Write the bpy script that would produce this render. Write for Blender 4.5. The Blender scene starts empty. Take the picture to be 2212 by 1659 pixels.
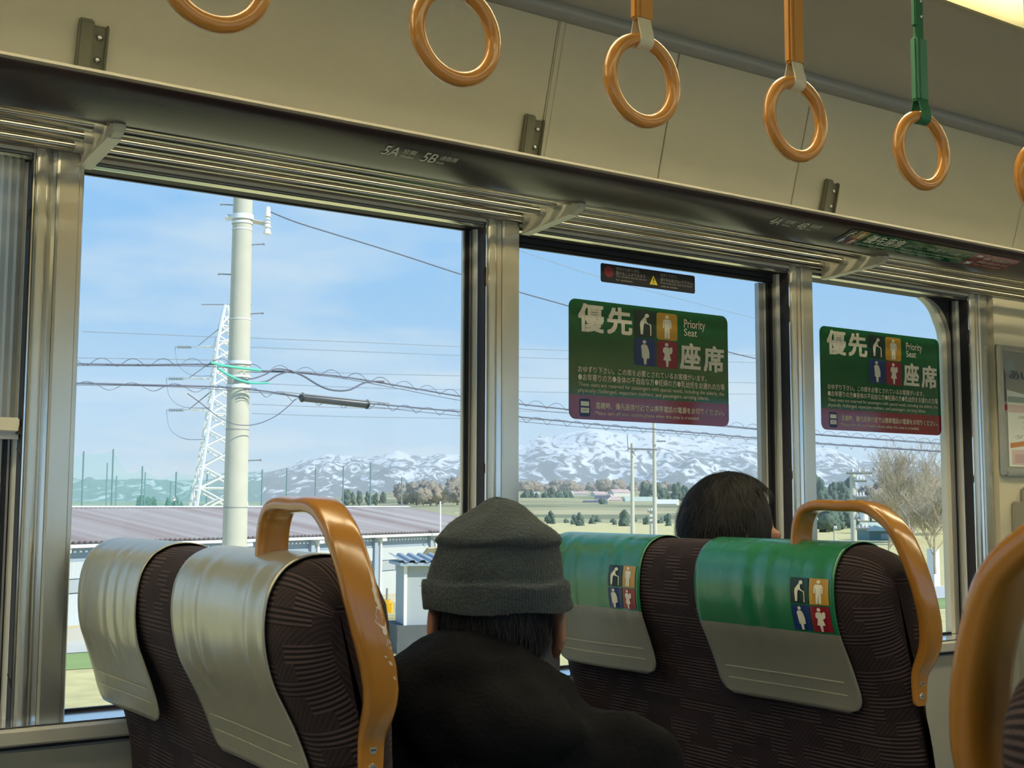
import bpy, bmesh, math, random
from mathutils import Vector, Matrix, noise as mnoise
PI = math.pi
R = math.radians
random.seed(7)
C = bpy.context.collection
sc = bpy.context.scene

# ------------------------------------------------------------------ camera
EYE = Vector((0, 0, 1.25))
FPX, YAW, PITCH, ROLL = 2674.0, R(55.97), R(5.53), R(0.174)
_f = Vector((math.cos(YAW)*math.cos(PITCH), math.sin(YAW)*math.cos(PITCH), math.sin(PITCH)))
_r0 = Vector((math.sin(YAW), -math.cos(YAW), 0)); _u0 = _r0.cross(_f)
_r = _r0*math.cos(ROLL) + _u0*math.sin(ROLL); _u = -_r0*math.sin(ROLL) + _u0*math.cos(ROLL)
cd = bpy.data.cameras.new('camera'); cam = bpy.data.objects.new('camera', cd); C.objects.link(cam)
cam.matrix_world = Matrix(((_r.x, _u.x, -_f.x, EYE.x), (_r.y, _u.y, -_f.y, EYE.y), (_r.z, _u.z, -_f.z, EYE.z), (0, 0, 0, 1)))
cd.sensor_width = 36; cd.lens = FPX/2212*36; cd.clip_start = .05; cd.clip_end = 60000
cd.dof.use_dof = True; cd.dof.focus_distance = 4.0; cd.dof.aperture_fstop = 26
sc.camera = cam

def at(px, py, X=None, Y=None, Z=None, D=None):
    """point of the real place seen at a pixel of the photograph, on a plane or at a depth"""
    d = _r*((px-1106)/FPX) + _u*((829.5-py)/FPX) + _f
    if X is not None: t = X/d.x
    elif Y is not None: t = Y/d.y
    elif Z is not None: t = (Z-EYE.z)/d.z
    else: t = D
    return EYE + d*t

# ------------------------------------------------------------------ light
sc.view_settings.view_transform = 'Standard'; sc.view_settings.look = 'None'
sc.view_settings.gamma = 1; sc.view_settings.use_curve_mapping = False
sc.view_settings.exposure = 0.0
w = bpy.data.worlds.new('sky'); sc.world = w; w.use_nodes = True
nt = w.node_tree; N = nt.nodes; L = nt.links; N.clear()
def nd(t, **k):
    n = N.new(t)
    for a, v in k.items(): setattr(n, a, v)
    return n
out = nd('ShaderNodeOutputWorld'); bg = nd('ShaderNodeBackground'); L.new(bg.outputs[0], out.inputs[0])
tc = nd('ShaderNodeTexCoord'); nv = nd('ShaderNodeVectorMath', operation='NORMALIZE'); L.new(tc.outputs['Generated'], nv.inputs[0])
sx = nd('ShaderNodeSeparateXYZ'); L.new(nv.outputs[0], sx.inputs[0])
rmp = nd('ShaderNodeValToRGB'); L.new(sx.outputs[2], rmp.inputs[0])
cr = rmp.color_ramp
cr.elements[0].position = 0.0; cr.elements[0].color = (.48, .70, .88, 1)
cr.elements[1].position = 1.0; cr.elements[1].color = (.14, .33, .74, 1)
for p, c in ((.06, (.20, .54, .90)), (.14, (.10, .46, .92)), (.26, (.09, .43, .92)), (.5, (.11, .36, .82))):
    e = cr.elements.new(p); e.color = (*c, 1)
# cloud sheet: direction projected to a plane overhead
ad = nd('ShaderNodeMath', operation='ADD'); L.new(sx.outputs[2], ad.inputs[0]); ad.inputs[1].default_value = .09
dx = nd('ShaderNodeMath', operation='DIVIDE'); L.new(sx.outputs[0], dx.inputs[0]); L.new(ad.outputs[0], dx.inputs[1])
dy = nd('ShaderNodeMath', operation='DIVIDE'); L.new(sx.outputs[1], dy.inputs[0]); L.new(ad.outputs[0], dy.inputs[1])
cb = nd('ShaderNodeCombineXYZ'); L.new(dx.outputs[0], cb.inputs[0]); L.new(dy.outputs[0], cb.inputs[1])
nz = nd('ShaderNodeTexNoise'); nz.inputs['Scale'].default_value = .62; nz.inputs['Detail'].default_value = 5; nz.inputs['Roughness'].default_value = .52
mp = nd('ShaderNodeMapping'); mp.inputs['Location'].default_value = (1.4, 3.3, 0); L.new(cb.outputs[0], mp.inputs[0]); L.new(mp.outputs[0], nz.inputs['Vector'])
cm = nd('ShaderNodeMapRange'); cm.inputs[1].default_value = .50; cm.inputs[2].default_value = .66; L.new(nz.outputs[0], cm.inputs[0])
hz = nd('ShaderNodeMapRange'); L.new(sx.outputs[2], hz.inputs[0]); hz.inputs[1].default_value = .02; hz.inputs[2].default_value = .105; hz.inputs[3].default_value = .42; hz.inputs[4].default_value = 0
sm = nd('ShaderNodeMath', operation='ADD', use_clamp=True); L.new(cm.outputs[0], sm.inputs[0]); L.new(hz.outputs[0], sm.inputs[1])
sm2 = nd('ShaderNodeMath', operation='MULTIPLY'); L.new(sm.outputs[0], sm2.inputs[0]); sm2.inputs[1].default_value = .8
mx = nd('ShaderNodeMix', data_type='RGBA'); L.new(sm2.outputs[0], mx.inputs[0]); L.new(rmp.outputs[0], mx.inputs[6]); mx.inputs[7].default_value = (.80, .87, .90, 1)
L.new(mx.outputs[2], bg.inputs[0]); bg.inputs[1].default_value = 1.08

sl = bpy.data.lights.new('sun', 'SUN'); so = bpy.data.objects.new('sun', sl); C.objects.link(so)
sl.energy = 4.6; sl.angle = R(.53); sl.color = (1, .95, .86)
so.rotation_euler = Vector((0.36, -0.74, 0.62)).to_track_quat('Z', 'Y').to_euler()
so.location = (0, 0, 30)

# ------------------------------------------------------------------ helpers: materials
def tree_of(m): return m.node_tree, m.node_tree.nodes, m.node_tree.links
def mat(name, col, rough=.5, metal=0, bump=0, bscale=50, var=0, vscale=6, spec=.5, stretch=None, trans=0, emit=0, sheen=0, coat=0):
    m = bpy.data.materials.new(name); m.use_nodes = True
    t = m.node_tree; b = t.nodes['Principled BSDF']
    b.inputs['Base Color'].default_value = (*col, 1); b.inputs['Roughness'].default_value = rough
    b.inputs['Metallic'].default_value = metal; b.inputs['Specular IOR Level'].default_value = spec
    if sheen: b.inputs['Sheen Weight'].default_value = sheen
    if coat: b.inputs['Coat Weight'].default_value = coat; b.inputs['Coat Roughness'].default_value = .15
    if emit: b.inputs['Emission Color'].default_value = (*col, 1); b.inputs['Emission Strength'].default_value = emit
    co = t.nodes.new('ShaderNodeTexCoord'); mpn = t.nodes.new('ShaderNodeMapping'); t.links.new(co.outputs['Object'], mpn.inputs[0])
    if stretch: mpn.inputs['Scale'].default_value = stretch
    if var:
        n = t.nodes.new('ShaderNodeTexNoise'); n.inputs['Scale'].default_value = vscale; n.inputs['Detail'].default_value = 4
        t.links.new(mpn.outputs[0], n.inputs['Vector'])
        x = t.nodes.new('ShaderNodeMix'); x.data_type = 'RGBA'; t.links.new(n.outputs[0], x.inputs[0])
        x.inputs[6].default_value = (*[min(1, c*(1+var)) for c in col], 1); x.inputs[7].default_value = (*[c*(1-var) for c in col], 1)
        t.links.new(x.outputs[2], b.inputs['Base Color'])
    if bump:
        n = t.nodes.new('ShaderNodeTexNoise'); n.inputs['Scale'].default_value = bscale; n.inputs['Detail'].default_value = 3
        t.links.new(mpn.outputs[0], n.inputs['Vector'])
        bb = t.nodes.new('ShaderNodeBump'); bb.inputs['Strength'].default_value = bump; bb.inputs['Distance'].default_value = .01
        t.links.new(n.outputs[0], bb.inputs['Height']); t.links.new(bb.outputs[0], b.inputs['Normal'])
    return m

M = {}
M['cream'] = mat('cream laminate', (.66, .61, .44), .38, var=.02, bump=.04, bscale=160)
M['ceil'] = mat('ceiling laminate', (.58, .545, .45), .5, var=.02)
M['lower'] = mat('grey green wall laminate', (.34, .335, .28), .45, var=.03)
M['rail'] = mat('grey extrusion', (.36, .36, .33), .35, .5)
M['cove'] = mat('grey cove rail', (.40, .40, .36), .35, .1)
M['lipedge'] = mat('dull cream lip edge', (.34, .32, .24), .45)
M['alu'] = mat('satin aluminium', (.66, .65, .58), .27, .85, bump=.05, bscale=8, stretch=(1, 1, .08))
M['alu2'] = mat('bright aluminium', (.80, .82, .82), .16, .9)
M['jamb'] = mat('pale satin jamb', (.84, .86, .85), .42, .25)
M['soffit'] = mat('glossy cream soffit', (.95, .92, .76), .22, .85)
M['frame'] = mat('pale frame', (.62, .60, .52), .4, .3)
M['black'] = mat('black rubber', (.012, .012, .014), .45)
M['dark'] = mat('dark slot', (.03, .025, .028), .6)
M['lip'] = mat('dark brown lip', (.030, .017, .018), .30, .0, spec=.6, bump=.03, bscale=200)
M['pipe'] = mat('polished pipe', (.50, .48, .41), .17, 1.0)
M['white_brk'] = mat('cream painted bracket', (.66, .63, .50), .35)
M['olive'] = mat('olive plastic', (.20, .19, .115), .45)
M['steel'] = mat('steel screw', (.7, .68, .62), .25, 1)
M['floor'] = mat('grey floor', (.16, .16, .15), .6, var=.1, vscale=30)
M['orange'] = mat('orange ring plastic', (.53, .225, .038), .24, coat=.4, var=.05, vscale=9)
M['sleeve'] = mat('orange strap sleeve', (.56, .25, .045), .45)
M['web'] = mat('cream webbing', (.66, .60, .42), .6, bump=.2, bscale=400)
M['green_sl'] = mat('green sleeve', (.065, .24, .135), .45)
M['green_web'] = mat('green webbing', (.018, .16, .06), .55)
M['handle'] = mat('orange handle', (.37, .155, .022), .22, coat=.5, var=.06, vscale=14)
M['worn'] = mat('pale primer', (.60, .52, .42), .5)
M['wood'] = mat('dull steel', (.45, .45, .42), .5, .6)
M['sign_green'] = mat('sign green', (.011, .125, .046), .07, spec=1.0)
M['sign_red'] = mat('sign red', (.25, .010, .017), .07, spec=1.0)
M['sign_black'] = mat('sign black', (.010, .010, .018), .35)
M['sign_white'] = mat('sign lettering', (.78, .74, .58), .4)
M['ic_green'] = mat('icon dark green', (.005, .030, .018), .3)
M['ic_yel'] = mat('icon yellow', (.50, .27, .025), .3)
M['ic_blue'] = mat('icon blue', (.010, .035, .15), .3)
M['ic_red'] = mat('icon red', (.27, .012, .025), .3)
M['warn'] = mat('warning yellow', (.80, .66, .04), .4)
M['concrete'] = mat('pole concrete', (.60, .57, .45), .85, var=.12, vscale=3, bump=.2, bscale=20)
M['galv'] = mat('galvanised steel', (.86, .88, .88), .55, .0)
M['galv_dark'] = mat('weathered steel', (.33, .34, .36), .6, .3)
M['wire'] = mat('black cable', (.13, .135, .18), .5)
M['wire_thin'] = mat('grey wire', (.30, .35, .42), .6)
M['teal'] = mat('teal cable cover', (.12, .62, .45), .5)
M['wallw'] = mat('white corrugated siding', (.56, .585, .58), .6, var=.06, vscale=.6)
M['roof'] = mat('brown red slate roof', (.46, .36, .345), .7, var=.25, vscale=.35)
m = M['roof']; t, n_, l_ = tree_of(m)      # ridge shading painted in as dark valleys, over patches of rust tone
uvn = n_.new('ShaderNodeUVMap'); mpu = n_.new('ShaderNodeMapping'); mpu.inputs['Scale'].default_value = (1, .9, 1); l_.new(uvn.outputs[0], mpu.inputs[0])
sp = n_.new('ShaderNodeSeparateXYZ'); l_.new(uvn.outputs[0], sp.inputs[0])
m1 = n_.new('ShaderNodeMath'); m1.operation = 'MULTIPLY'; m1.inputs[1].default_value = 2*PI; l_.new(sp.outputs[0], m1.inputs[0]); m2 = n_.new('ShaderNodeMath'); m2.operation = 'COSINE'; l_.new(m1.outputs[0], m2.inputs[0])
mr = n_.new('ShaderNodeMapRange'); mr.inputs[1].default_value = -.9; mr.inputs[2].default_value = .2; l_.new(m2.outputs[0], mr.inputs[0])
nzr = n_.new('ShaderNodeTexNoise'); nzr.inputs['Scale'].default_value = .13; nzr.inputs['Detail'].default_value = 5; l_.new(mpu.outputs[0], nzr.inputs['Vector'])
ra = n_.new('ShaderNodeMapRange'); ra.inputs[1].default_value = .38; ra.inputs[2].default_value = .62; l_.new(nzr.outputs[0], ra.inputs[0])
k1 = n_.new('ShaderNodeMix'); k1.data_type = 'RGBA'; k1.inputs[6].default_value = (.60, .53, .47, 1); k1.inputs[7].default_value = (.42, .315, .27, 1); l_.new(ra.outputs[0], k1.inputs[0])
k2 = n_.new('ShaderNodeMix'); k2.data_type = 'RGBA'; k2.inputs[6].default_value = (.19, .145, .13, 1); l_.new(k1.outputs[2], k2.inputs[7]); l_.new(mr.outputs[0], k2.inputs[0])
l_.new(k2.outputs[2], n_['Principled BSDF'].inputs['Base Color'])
M['trimw'] = mat('white gutter', (.85, .84, .78), .5)
M['bluegrey'] = mat('blue grey steel', (.36, .43, .50), .6)
M['glassgreen'] = mat('greenish window panel', (.52, .60, .47), .4, var=.15, vscale=.8)
M['shed'] = mat('grey shed wall', (.40, .44, .45), .7, var=.05, vscale=1)
M['sheddark'] = mat('dark shed plinth', (.11, .12, .12), .85, var=.2, vscale=3)
M['yellow'] = mat('excavator yellow', (.85, .50, .02), .45)
M['poleg'] = mat('green net post', (.16, .27, .28), .6)
M['soil'] = mat('sandy soil', (.55, .46, .27), .95, var=.2, vscale=1)
M['tree'] = mat('conifer foliage', (.10, .15, .11), .95, var=.4, vscale=.12)
M['treeb'] = mat('bare grove', (.33, .28, .21), .95, var=.3, vscale=.1)
M['bark'] = mat('pale bark', (.52, .44, .32), .9)
M['blossom'] = mat('pale blossom', (.62, .45, .42), .95, var=.2, vscale=.2)
M['house'] = mat('house wall', (.70, .68, .62), .8)
M['hroof'] = mat('dark tile roof', (.12, .13, .16), .6)
M['skin'] = mat('skin', (.36, .17, .10), .5, bump=.05, bscale=150)
M['hair'] = mat('black hair', (.012, .011, .011), .62, bump=.9, bscale=45, stretch=(1, 1, .3), spec=.3)
M['jacket'] = mat('black fleece jacket', (.0045, .0045, .0055), .9, bump=.25, bscale=160, spec=.15)
M['trouser'] = mat('dark trousers', (.025, .026, .03), .85)
M['mask'] = mat('white mask', (.8, .8, .78), .7)
M['poster_w'] = mat('poster paper', (.72, .76, .70), .35, spec=.6)
M['poster_g'] = mat('poster grey', (.30, .31, .27), .35, spec=.6)
M['poster_d'] = mat('poster dark print', (.10, .115, .125), .35)
M['poster_p'] = mat('poster pink', (.62, .50, .46), .35)
M['poster_o'] = mat('poster orange', (.55, .22, .08), .35)
M['poster_t'] = mat('poster teal', (.30, .38, .36), .35)

# lamp cover: gives off light
M['reflector'] = mat('cream reflector', (.66, .61, .36), .5)
M['lamp'] = mat('lamp tube', (1.0, .90, .56), .5, emit=1.0)
M['lamp'].node_tree.nodes['Principled BSDF'].inputs['Base Color'].default_value = (.8, .75, .55, 1)
M['lamp'].node_tree.nodes['Principled BSDF'].inputs['Emission Color'].default_value = (1.0, .91, .71, 1)
M['lamp'].node_tree.nodes['Principled BSDF'].inputs['Emission Strength'].default_value = 19


# window glass: thin, clear, fresnel reflection
gm = bpy.data.materials.new('window glass'); gm.use_nodes = True
t, n_, l_ = tree_of(gm); n_.clear()
o_ = n_.new('ShaderNodeOutputMaterial'); mxs = n_.new('ShaderNodeMixShader'); tr = n_.new('ShaderNodeBsdfTransparent'); gl = n_.new('ShaderNodeBsdfGlossy'); fr = n_.new('ShaderNodeFresnel')
fr.inputs[0].default_value = 1.45; gl.inputs['Roughness'].default_value = .02; tr.inputs[0].default_value = (.955, .975, .97, 1)
gb = n_.new('ShaderNodeNewGeometry'); io = n_.new('ShaderNodeMix'); io.data_type = 'FLOAT'; io.inputs[2].default_value = 1.30; io.inputs[3].default_value = 1/1.30
l_.new(gb.outputs['Backfacing'], io.inputs[0]); l_.new(io.outputs[0], fr.inputs[0])
l_.new(fr.outputs[0], mxs.inputs[0]); l_.new(tr.outputs[0], mxs.inputs[1]); l_.new(gl.outputs[0], mxs.inputs[2]); l_.new(mxs.outputs[0], o_.inputs[0])
M['glass'] = gm

# golf netting: fine green mesh, partly see-through
nm = bpy.data.materials.new('green netting'); nm.use_nodes = True
t, n_, l_ = tree_of(nm); n_.clear()
o_ = n_.new('ShaderNodeOutputMaterial'); mxs = n_.new('ShaderNodeMixShader'); tr = n_.new('ShaderNodeBsdfTransparent'); df = n_.new('ShaderNodeBsdfDiffuse')
df.inputs[0].default_value = (.16, .50, .44, 1); mxs.inputs[0].default_value = .19
l_.new(tr.outputs[0], mxs.inputs[1]); l_.new(df.outputs[0], mxs.inputs[2]); l_.new(mxs.outputs[0], o_.inputs[0]); M['net'] = nm

# pleated blind cloth: lets light through
bm_ = bpy.data.materials.new('pleated blind cloth'); bm_.use_nodes = True
t, n_, l_ = tree_of(bm_); n_.clear()
o_ = n_.new('ShaderNodeOutputMaterial'); mxs = n_.new('ShaderNodeMixShader'); tl = n_.new('ShaderNodeBsdfTranslucent'); df = n_.new('ShaderNodeBsdfDiffuse')
tl.inputs[0].default_value = (.66, .66, .63, 1); df.inputs[0].default_value = (.42, .39, .31, 1); mxs.inputs[0].default_value = .62
l_.new(df.outputs[0], mxs.inputs[1]); l_.new(tl.outputs[0], mxs.inputs[2]); l_.new(mxs.outputs[0], o_.inputs[0]); M['blind'] = bm_

# seat moquette: woven blocks of dashes on dark brown
def moquette(nm):
    m = bpy.data.materials.new(nm); m.use_nodes = True
    t, n_, l_ = tree_of(m); b = n_['Principled BSDF']; b.inputs['Roughness'].default_value = .9; b.inputs['Sheen Weight'].default_value = .08
    b.inputs['Sheen Tint'].default_value = (.5, .4, .4, 1); b.inputs['Specular IOR Level'].default_value = .2
    co = n_.new('ShaderNodeUVMap')
    def mapping(s):
        q = n_.new('ShaderNodeMapping'); q.inputs['Scale'].default_value = s; l_.new(co.outputs[0], q.inputs[0]); return q
    br = n_.new('ShaderNodeTexBrick'); br.offset = .37; br.squash = 1.0; br.inputs['Scale'].default_value = 1
    br.inputs['Brick Width'].default_value = .036; br.inputs['Row Height'].default_value = .021; br.inputs['Mortar Size'].default_value = 0
    br.inputs['Color1'].default_value = (0, 0, 0, 1); br.inputs['Color2'].default_value = (1, 1, 1, 1); br.inputs['Bias'].default_value = 0
    l_.new(mapping((1, 1, 1)).outputs[0], br.inputs['Vector'])
    wv = n_.new('ShaderNodeTexWave'); wv.bands_direction = 'Y'; wv.inputs['Scale'].default_value = 50; wv.inputs['Distortion'].default_value = .25
    l_.new(mapping((1, 1, 1)).outputs[0], wv.inputs['Vector'])
    wd = n_.new('ShaderNodeTexWave'); wd.bands_direction = 'DIAGONAL'; wd.inputs['Scale'].default_value = 75; wd.inputs['Distortion'].default_value = 0
    l_.new(mapping((1, 1, 1)).outputs[0], wd.inputs['Vector'])
    th = n_.new('ShaderNodeMath'); th.operation = 'GREATER_THAN'; l_.new(br.outputs[0], th.inputs[0]); th.inputs[1].default_value = .45
    w1 = n_.new('ShaderNodeMapRange'); w1.inputs[1].default_value = .40; w1.inputs[2].default_value = .62; l_.new(wv.outputs['Fac'], w1.inputs[0])
    w2 = n_.new('ShaderNodeMapRange'); w2.inputs[1].default_value = .2; w2.inputs[2].default_value = .8; w2.inputs[3].default_value = .35; w2.inputs[4].default_value = .6; l_.new(wd.outputs['Fac'], w2.inputs[0])
    mixf = n_.new('ShaderNodeMix'); mixf.data_type = 'FLOAT'; l_.new(th.outputs[0], mixf.inputs[0]); l_.new(w2.outputs[0], mixf.inputs[2]); l_.new(w1.outputs[0], mixf.inputs[3])
    c1 = n_.new('ShaderNodeMix'); c1.data_type = 'RGBA'; l_.new(mixf.outputs[0], c1.inputs[0]); c1.inputs[6].default_value = (.011, .008, .0095, 1); c1.inputs[7].default_value = (.076, .053, .052, 1)
    c2 = n_.new('ShaderNodeMix'); c2.data_type = 'RGBA'; c2.blend_type = 'MULTIPLY'; l_.new(c1.outputs[2], c2.inputs[6])
    r2 = n_.new('ShaderNodeValToRGB'); r2.color_ramp.elements[0].color = (.55, .52, .55, 1); r2.color_ramp.elements[1].color = (1.05, 1, 1, 1); l_.new(br.outputs[0], r2.inputs[0])
    c2.inputs[0].default_value = 1; l_.new(r2.outputs[0], c2.inputs[7]); l_.new(c2.outputs[2], b.inputs['Base Color'])
    bp = n_.new('ShaderNodeBump'); bp.inputs['Strength'].default_value = .35; bp.inputs['Distance'].default_value = .002; l_.new(mixf.outputs[0], bp.inputs['Height']); l_.new(bp.outputs[0], b.inputs['Normal'])
    return m
M['moq'] = moquette('brown moquette')

# vinyl headrest covers; wrinkles run down the cloth (UV: u across, v along)
def vinyl(nm, top, low, split, rough=.24, metal=0):
    m = bpy.data.materials.new(nm); m.use_nodes = True
    t, n_, l_ = tree_of(m); b = n_['Principled BSDF']; b.inputs['Roughness'].default_value = rough; b.inputs['Specular IOR Level'].default_value = .85; b.inputs['Metallic'].default_value = metal
    co = n_.new('ShaderNodeUVMap'); sp = n_.new('ShaderNodeSeparateXYZ'); l_.new(co.outputs[0], sp.inputs[0])
    gt = n_.new('ShaderNodeMath'); gt.operation = 'GREATER_THAN'; l_.new(sp.outputs[1], gt.inputs[0]); gt.inputs[1].default_value = split
    mx_ = n_.new('ShaderNodeMix'); mx_.data_type = 'RGBA'; l_.new(gt.outputs[0], mx_.inputs[0]); mx_.inputs[6].default_value = (*top, 1); mx_.inputs[7].default_value = (*low, 1)
    l_.new(mx_.outputs[2], b.inputs['Base Color'])
    ro = n_.new('ShaderNodeMapRange'); l_.new(gt.outputs[0], ro.inputs[0]); ro.inputs[3].default_value = rough; ro.inputs[4].default_value = rough + .15; l_.new(ro.outputs[0], b.inputs['Roughness'])
    mq = n_.new('ShaderNodeMapping'); mq.inputs['Scale'].default_value = (46, 7, 1); l_.new(co.outputs[0], mq.inputs[0])
    nz_ = n_.new('ShaderNodeTexNoise'); nz_.inputs['Scale'].default_value = 1; nz_.inputs['Detail'].default_value = 2; nz_.inputs['Distortion'].default_value = .4; l_.new(mq.outputs[0], nz_.inputs['Vector'])
    bp = n_.new('ShaderNodeBump'); bp.inputs['Strength'].default_value = .17; bp.inputs['Distance'].default_value = .006; l_.new(nz_.outputs[0], bp.inputs['Height']); l_.new(bp.outputs[0], b.inputs['Normal'])
    return m
M['vin_cream'] = vinyl('cream vinyl', (.46, .45, .36), (.46, .45, .36), .9, .30, .55)
M['vin_green'] = vinyl('green and grey vinyl', (.016, .175, .072), (.24, .235, .19), .326)

# beanie: ribbed grey wool (UV u = rib count direction)
m = mat('grey ribbed wool', (.030, .042, .047), .95, bump=.5, bscale=220, var=.25, vscale=60, sheen=.12); M['wool'] = m

# mountain: dark rock and forest below, snow on gentle and high faces
m = bpy.data.materials.new('snowy mountain'); m.use_nodes = True
t, n_, l_ = tree_of(m); b = n_['Principled BSDF']; b.inputs['Roughness'].default_value = .9; b.inputs['Specular IOR Level'].default_value = .1
ge = n_.new('ShaderNodeNewGeometry'); sp = n_.new('ShaderNodeSeparateXYZ'); l_.new(ge.outputs['Position'], sp.inputs[0])
hr = n_.new('ShaderNodeMapRange'); l_.new(sp.outputs[2], hr.inputs[0]); hr.inputs[1].default_value = 60; hr.inputs[2].default_value = 560; hr.inputs[3].default_value = -.085; hr.inputs[4].default_value = .075
na = n_.new('ShaderNodeTexNoise'); na.inputs['Scale'].default_value = .0085; na.inputs['Detail'].default_value = 7; na.inputs['Roughness'].default_value = .62; na.inputs['Distortion'].default_value = 1.3
mq0 = n_.new('ShaderNodeMapping'); mq0.inputs['Rotation'].default_value = (0, 0, -R(56)); l_.new(ge.outputs['Position'], mq0.inputs[0])
mq = n_.new('ShaderNodeMapping'); mq.inputs['Scale'].default_value = (.28, 1, 1.5); mq.inputs['Rotation'].default_value = (R(28), 0, 0); l_.new(mq0.outputs[0], mq.inputs[0]); l_.new(mq.outputs[0], na.inputs['Vector'])
a1 = n_.new('ShaderNodeMath'); a1.operation = 'ADD'; l_.new(na.outputs[0], a1.inputs[0]); l_.new(hr.outputs[0], a1.inputs[1])
rp = n_.new('ShaderNodeMapRange'); rp.inputs[1].default_value = .468; rp.inputs[2].default_value = .535; l_.new(a1.outputs[0], rp.inputs[0])
mx_ = n_.new('ShaderNodeMix'); mx_.data_type = 'RGBA'; l_.new(rp.outputs[0], mx_.inputs[0]); mx_.inputs[6].default_value = (.085, .11, .125, 1); mx_.inputs[7].default_value = (.90, .91, .92, 1)
l_.new(mx_.outputs[2], b.inputs['Base Color']); M['mount'] = m

# plain: patchwork of fields by distance
m = bpy.data.materials.new('fields'); m.use_nodes = True
t, n_, l_ = tree_of(m); b = n_['Principled BSDF']; b.inputs['Roughness'].default_value = .95; b.inputs['Specular IOR Level'].default_value = .1
ge = n_.new('ShaderNodeNewGeometry'); vo = n_.new('ShaderNodeTexVoronoi'); vo.inputs['Scale'].default_value = .012
l_.new(ge.outputs['Position'], vo.inputs['Vector'])
rp = n_.new('ShaderNodeValToRGB'); rp.color_ramp.interpolation = 'CONSTANT'; sp = n_.new('ShaderNodeSeparateXYZ'); l_.new(vo.outputs['Color'], sp.inputs[0]); l_.new(sp.outputs[0], rp.inputs[0])
rp.color_ramp.elements[0].color = (.44, .40, .22, 1); rp.color_ramp.elements[1].position = .8; rp.color_ramp.elements[1].color = (.24, .25, .14, 1)
for p, c in ((.22, (.55, .48, .27)), (.42, (.33, .33, .18)), (.6, (.46, .44, .22))):
    e = rp.color_ramp.elements.new(p); e.color = (*c, 1)
l_.new(rp.outputs[0], b.inputs['Base Color']); M['field'] = m

# near meadow: dry yellow grass, a green strip, a grey road
M['dry'] = mat('dry yellow grass', (.70, .60, .27), .95, var=.35, vscale=.9)
M['lawn'] = mat('green grass strip', (.30, .40, .13), .95, var=.25, vscale=.5)
M['road'] = mat('pale concrete road', (.62, .61, .55), .9, var=.06, vscale=.5)

# ------------------------------------------------------------------ helpers: meshes
def fin(name, me, m, parent=None, smooth=None):
    if m is not None:
        for x in (m if isinstance(m, (list, tuple)) else [m]): me.materials.append(x)
    if smooth is not None:
        me.polygons.foreach_set('use_smooth', [True]*len(me.polygons))
        if smooth < 179: me.set_sharp_from_angle(angle=R(smooth))
    o = bpy.data.objects.new(name, me); C.objects.link(o)
    if parent is not None: o.parent = parent
    return o
def tag(o, label=None, cat=None, group=None, kind=None):
    if label: o['label'] = label
    if cat: o['category'] = cat
    if group: o['group'] = group
    if kind: o['kind'] = kind
    return o
def empty(name, loc=(0, 0, 0), label=None, cat=None, group=None, kind=None):
    o = bpy.data.objects.new(name, None); C.objects.link(o); o.location = loc; o.empty_display_size = .05
    return tag(o, label, cat, group, kind)
def keep(o, parent):
    """parent a mesh that was built in world coordinates"""
    o.parent = parent; o.matrix_parent_inverse = Matrix.Translation(parent.location).inverted(); return o

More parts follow.
